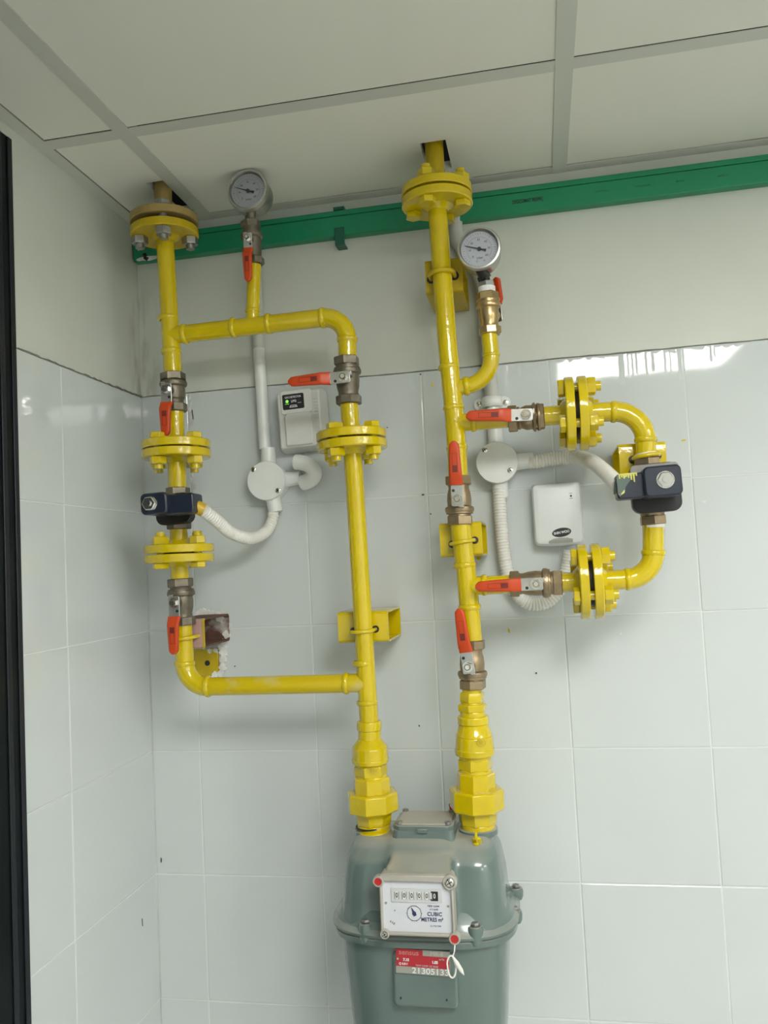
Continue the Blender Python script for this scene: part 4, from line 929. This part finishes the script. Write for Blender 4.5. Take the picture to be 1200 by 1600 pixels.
for x, y, r, m in ((-.0490, .0290, .0066, M_REDL), (.0440, .0295, .0085, None), (-.0430, -.0360, .0055, None), (.0470, -.0385, .0068, M_REDL)):
    Q = KW @ Matrix.Translation((x, y, .004))
    cap_ = MB().lathe([(r * 1.1, -.004), (r * 1.12, .0045), (r * .95, .0062), (r * .78, .0062), (r * .74, .0045)], Q, 24, cap=False).build('screw_cup', M_METERD, fr)
    if m: MB().lathe([(r * .80, .002), (r * .80, .0050)], Q, 20).build('red_seal', m, fr)
    else:
        so = MB().lathe([(r * .62, .002), (r * .62, .0052), (r * .45, .0062)], Q, 20).build('screw', M_CHROME, fr)
        MB().box(-r * .45, -.0004, .006, r * .45, .0004, .0066, Q @ Matrix.Rotation(.5, 4, 'Z')).box(-.0004, -r * .45, .006, .0004, r * .45, .0066, Q @ Matrix.Rotation(.5, 4, 'Z')).build('cross_slot', M_INK, so)
# seal wire and tag
t = thing('seal_tag', 'small grey wire seal hanging below the lower right red cap of the meter', 'seal', at(703, 1472, .25))
q0 = KW @ Vector((.0470, -.0455, .008)); q1_ = q0 + Vector((-.003, -.004, -.013)); 
MB().tube([q0, q0.lerp(q1_, .5) + Vector((.001, -.002, 0)), q1_], .0008, 8).build('wire', M_PTFE, t)
lp = [q1_ + Vector((-.002 + .0058 * math.cos(a) * (1 if a < PI else .9), 0, -.0125 + .0135 * math.sin(a))) for a in [2 * PI * i / 24 for i in range(24)]]
MB().tube(lp, .0011, 8, closed=True).build('loop', M_FLEX, t)
MB().tube([q1_, q1_ + Vector((.005, -.001, -.008)), q1_ + Vector((.010, -.001, -.016)), q1_ + Vector((.013, 0, -.022))], [.0012, .0032, .0026, .0006], 8).build('tag', M_FLEX, t)
# name plate
KN = Matrix.Translation(Vector((.4815, -.2185, -.8255))) @ Matrix.Rotation(-.062, 4, 'X') @ FACE @ Matrix.Rotation(-.03, 4, 'Z')
q = at(618, 1483, .219); q_ = at(704, 1524, .219); cxn, czn = (q.x + q_.x) / 2, (q.z + q_.z) / 2
KN.translation = Vector((cxn, -.2190, czn)); W2, H2 = (q_.x - q.x) / 2, (q.z - q_.z) / 2
npl = MB().box(-W2, -H2, -.0045, W2, H2, .0006, KN).build('name_plate', M_NAMEP, mt)
MB().box(-W2, H2 * .52, .0005, 0, H2, .0009, KN).box(-W2, -H2 * .42, .0005, W2 * .98, H2 * .52, .0009, KN).build('red_field', M_NAMER, npl)
M_SIL = mat('silver_ink', (.50, .49, .46), .4)
def TN(x, y): return KN @ Matrix.Translation((x * W2, y * H2, .0010))
text('lettering', 'sensus', .0088, TN(-.52, .72), mat('dull_red_ink', (.56, .20, .19), .5), npl, bold=.0001, sx=1.15)
text('lettering', 'MR-8', .0078, TN(.52, .75), M_SIL, npl)
text('lettering', '7.15', .0046, TN(-.62, .12), M_TXT, npl, bold=.0002); text('lettering', '1.03', .0046, TN(.45, .06), M_TXT, npl, bold=.0002); text('lettering', 'm³/h', .0038, TN(.70, .33), M_SIL, npl)
text('lettering', 'Q 0.016', .0036, TN(-.72, -.22), M_TXT, npl, bold=.0001); text('lettering', 'TEMP COMP 15C BASE', .0030, TN(.15, -.28), M_SIL, npl)
text('serial_number', '21305133', .0100, TN(.28, -.72), M_TXT, npl, bold=.0001, sx=1.22)
MB().lathe([(.0014, 0), (.0014, .001)], TN(-.93, .18), 12).build('rivet', M_CHROME, npl)
for x in (-.026, .034):
    MB().lathe([(.0012, 0), (.0012, .0006)], K @ Matrix.Translation((x, -.062, .0045)), 10).build('pin', M_INK, mt)
# yellow paint run below the right union
pz = MB()
for (u, v, r, sx, sz) in ((744, 1306, .0022, .8, 3), (745, 1311, .0055, 1.1, .35), (744, 1319, .0042, .9, .45)):
    q = at(u, v, .172); pts = [(r * sx * math.cos(a), r * sz * math.sin(a)) for a in [2 * PI * i / 14 for i in range(14)]]
    pz.prism(pts, -.01, .0012, Matrix.Translation(q) @ Matrix.Rotation(-.9, 4, 'X') @ FACE)
pz.build('paint_run', M_YEL, mt)
q = at(583, 1296, .148); MB().lathe([(.024, -.004), (.022, .001), (.015, .0035), (.002, .0045)], Matrix.Translation((q.x, q.y + .012, -.6885)), 28).build('paint_pool', M_YEL, mt)
MB().lathe([(.0275, -.008), (.0275, -.001), (.026, 0)], Matrix.Translation((P(584, 1296).x, -.125, P(584, 1296).z + .002)), 36).build('inlet_collar', M_METERS, mt)
MB().lathe([(.0275, -.008), (.0275, -.001), (.026, 0)], Matrix.Translation((P(747, 1294).x, -.125, P(747, 1294).z + .002)), 36).build('outlet_collar', M_METERS, mt)

# repeats of a kind share a group
GROUPS = {'gas_pipe': 'gas pipe runs', 'ball_valve': 'red-levered ball valves in the gas pipework', 'flange_joint': 'bolted flange joints in the gas pipework',
          'solenoid_valve': 'dark solenoid valves', 'pressure_gauge': 'round pressure gauges', 'pipe_bracket': 'box-section pipe brackets on the wall', 'junction_box': 'round white junction boxes',
          'gas_detector': 'gas detectors on the tiled wall', 'flexible_conduit': 'corrugated white conduits', 'conduit': 'straight conduits on the wall', 'pipe_union': 'yellow union stacks above the meter', 'ceiling_light': 'light panels in the ceiling grid'}
for o in bpy.data.objects:
    g = GROUPS.get(o.name.split('.')[0])
    if g and o.parent is None and 'label' in o: o['group'] = g
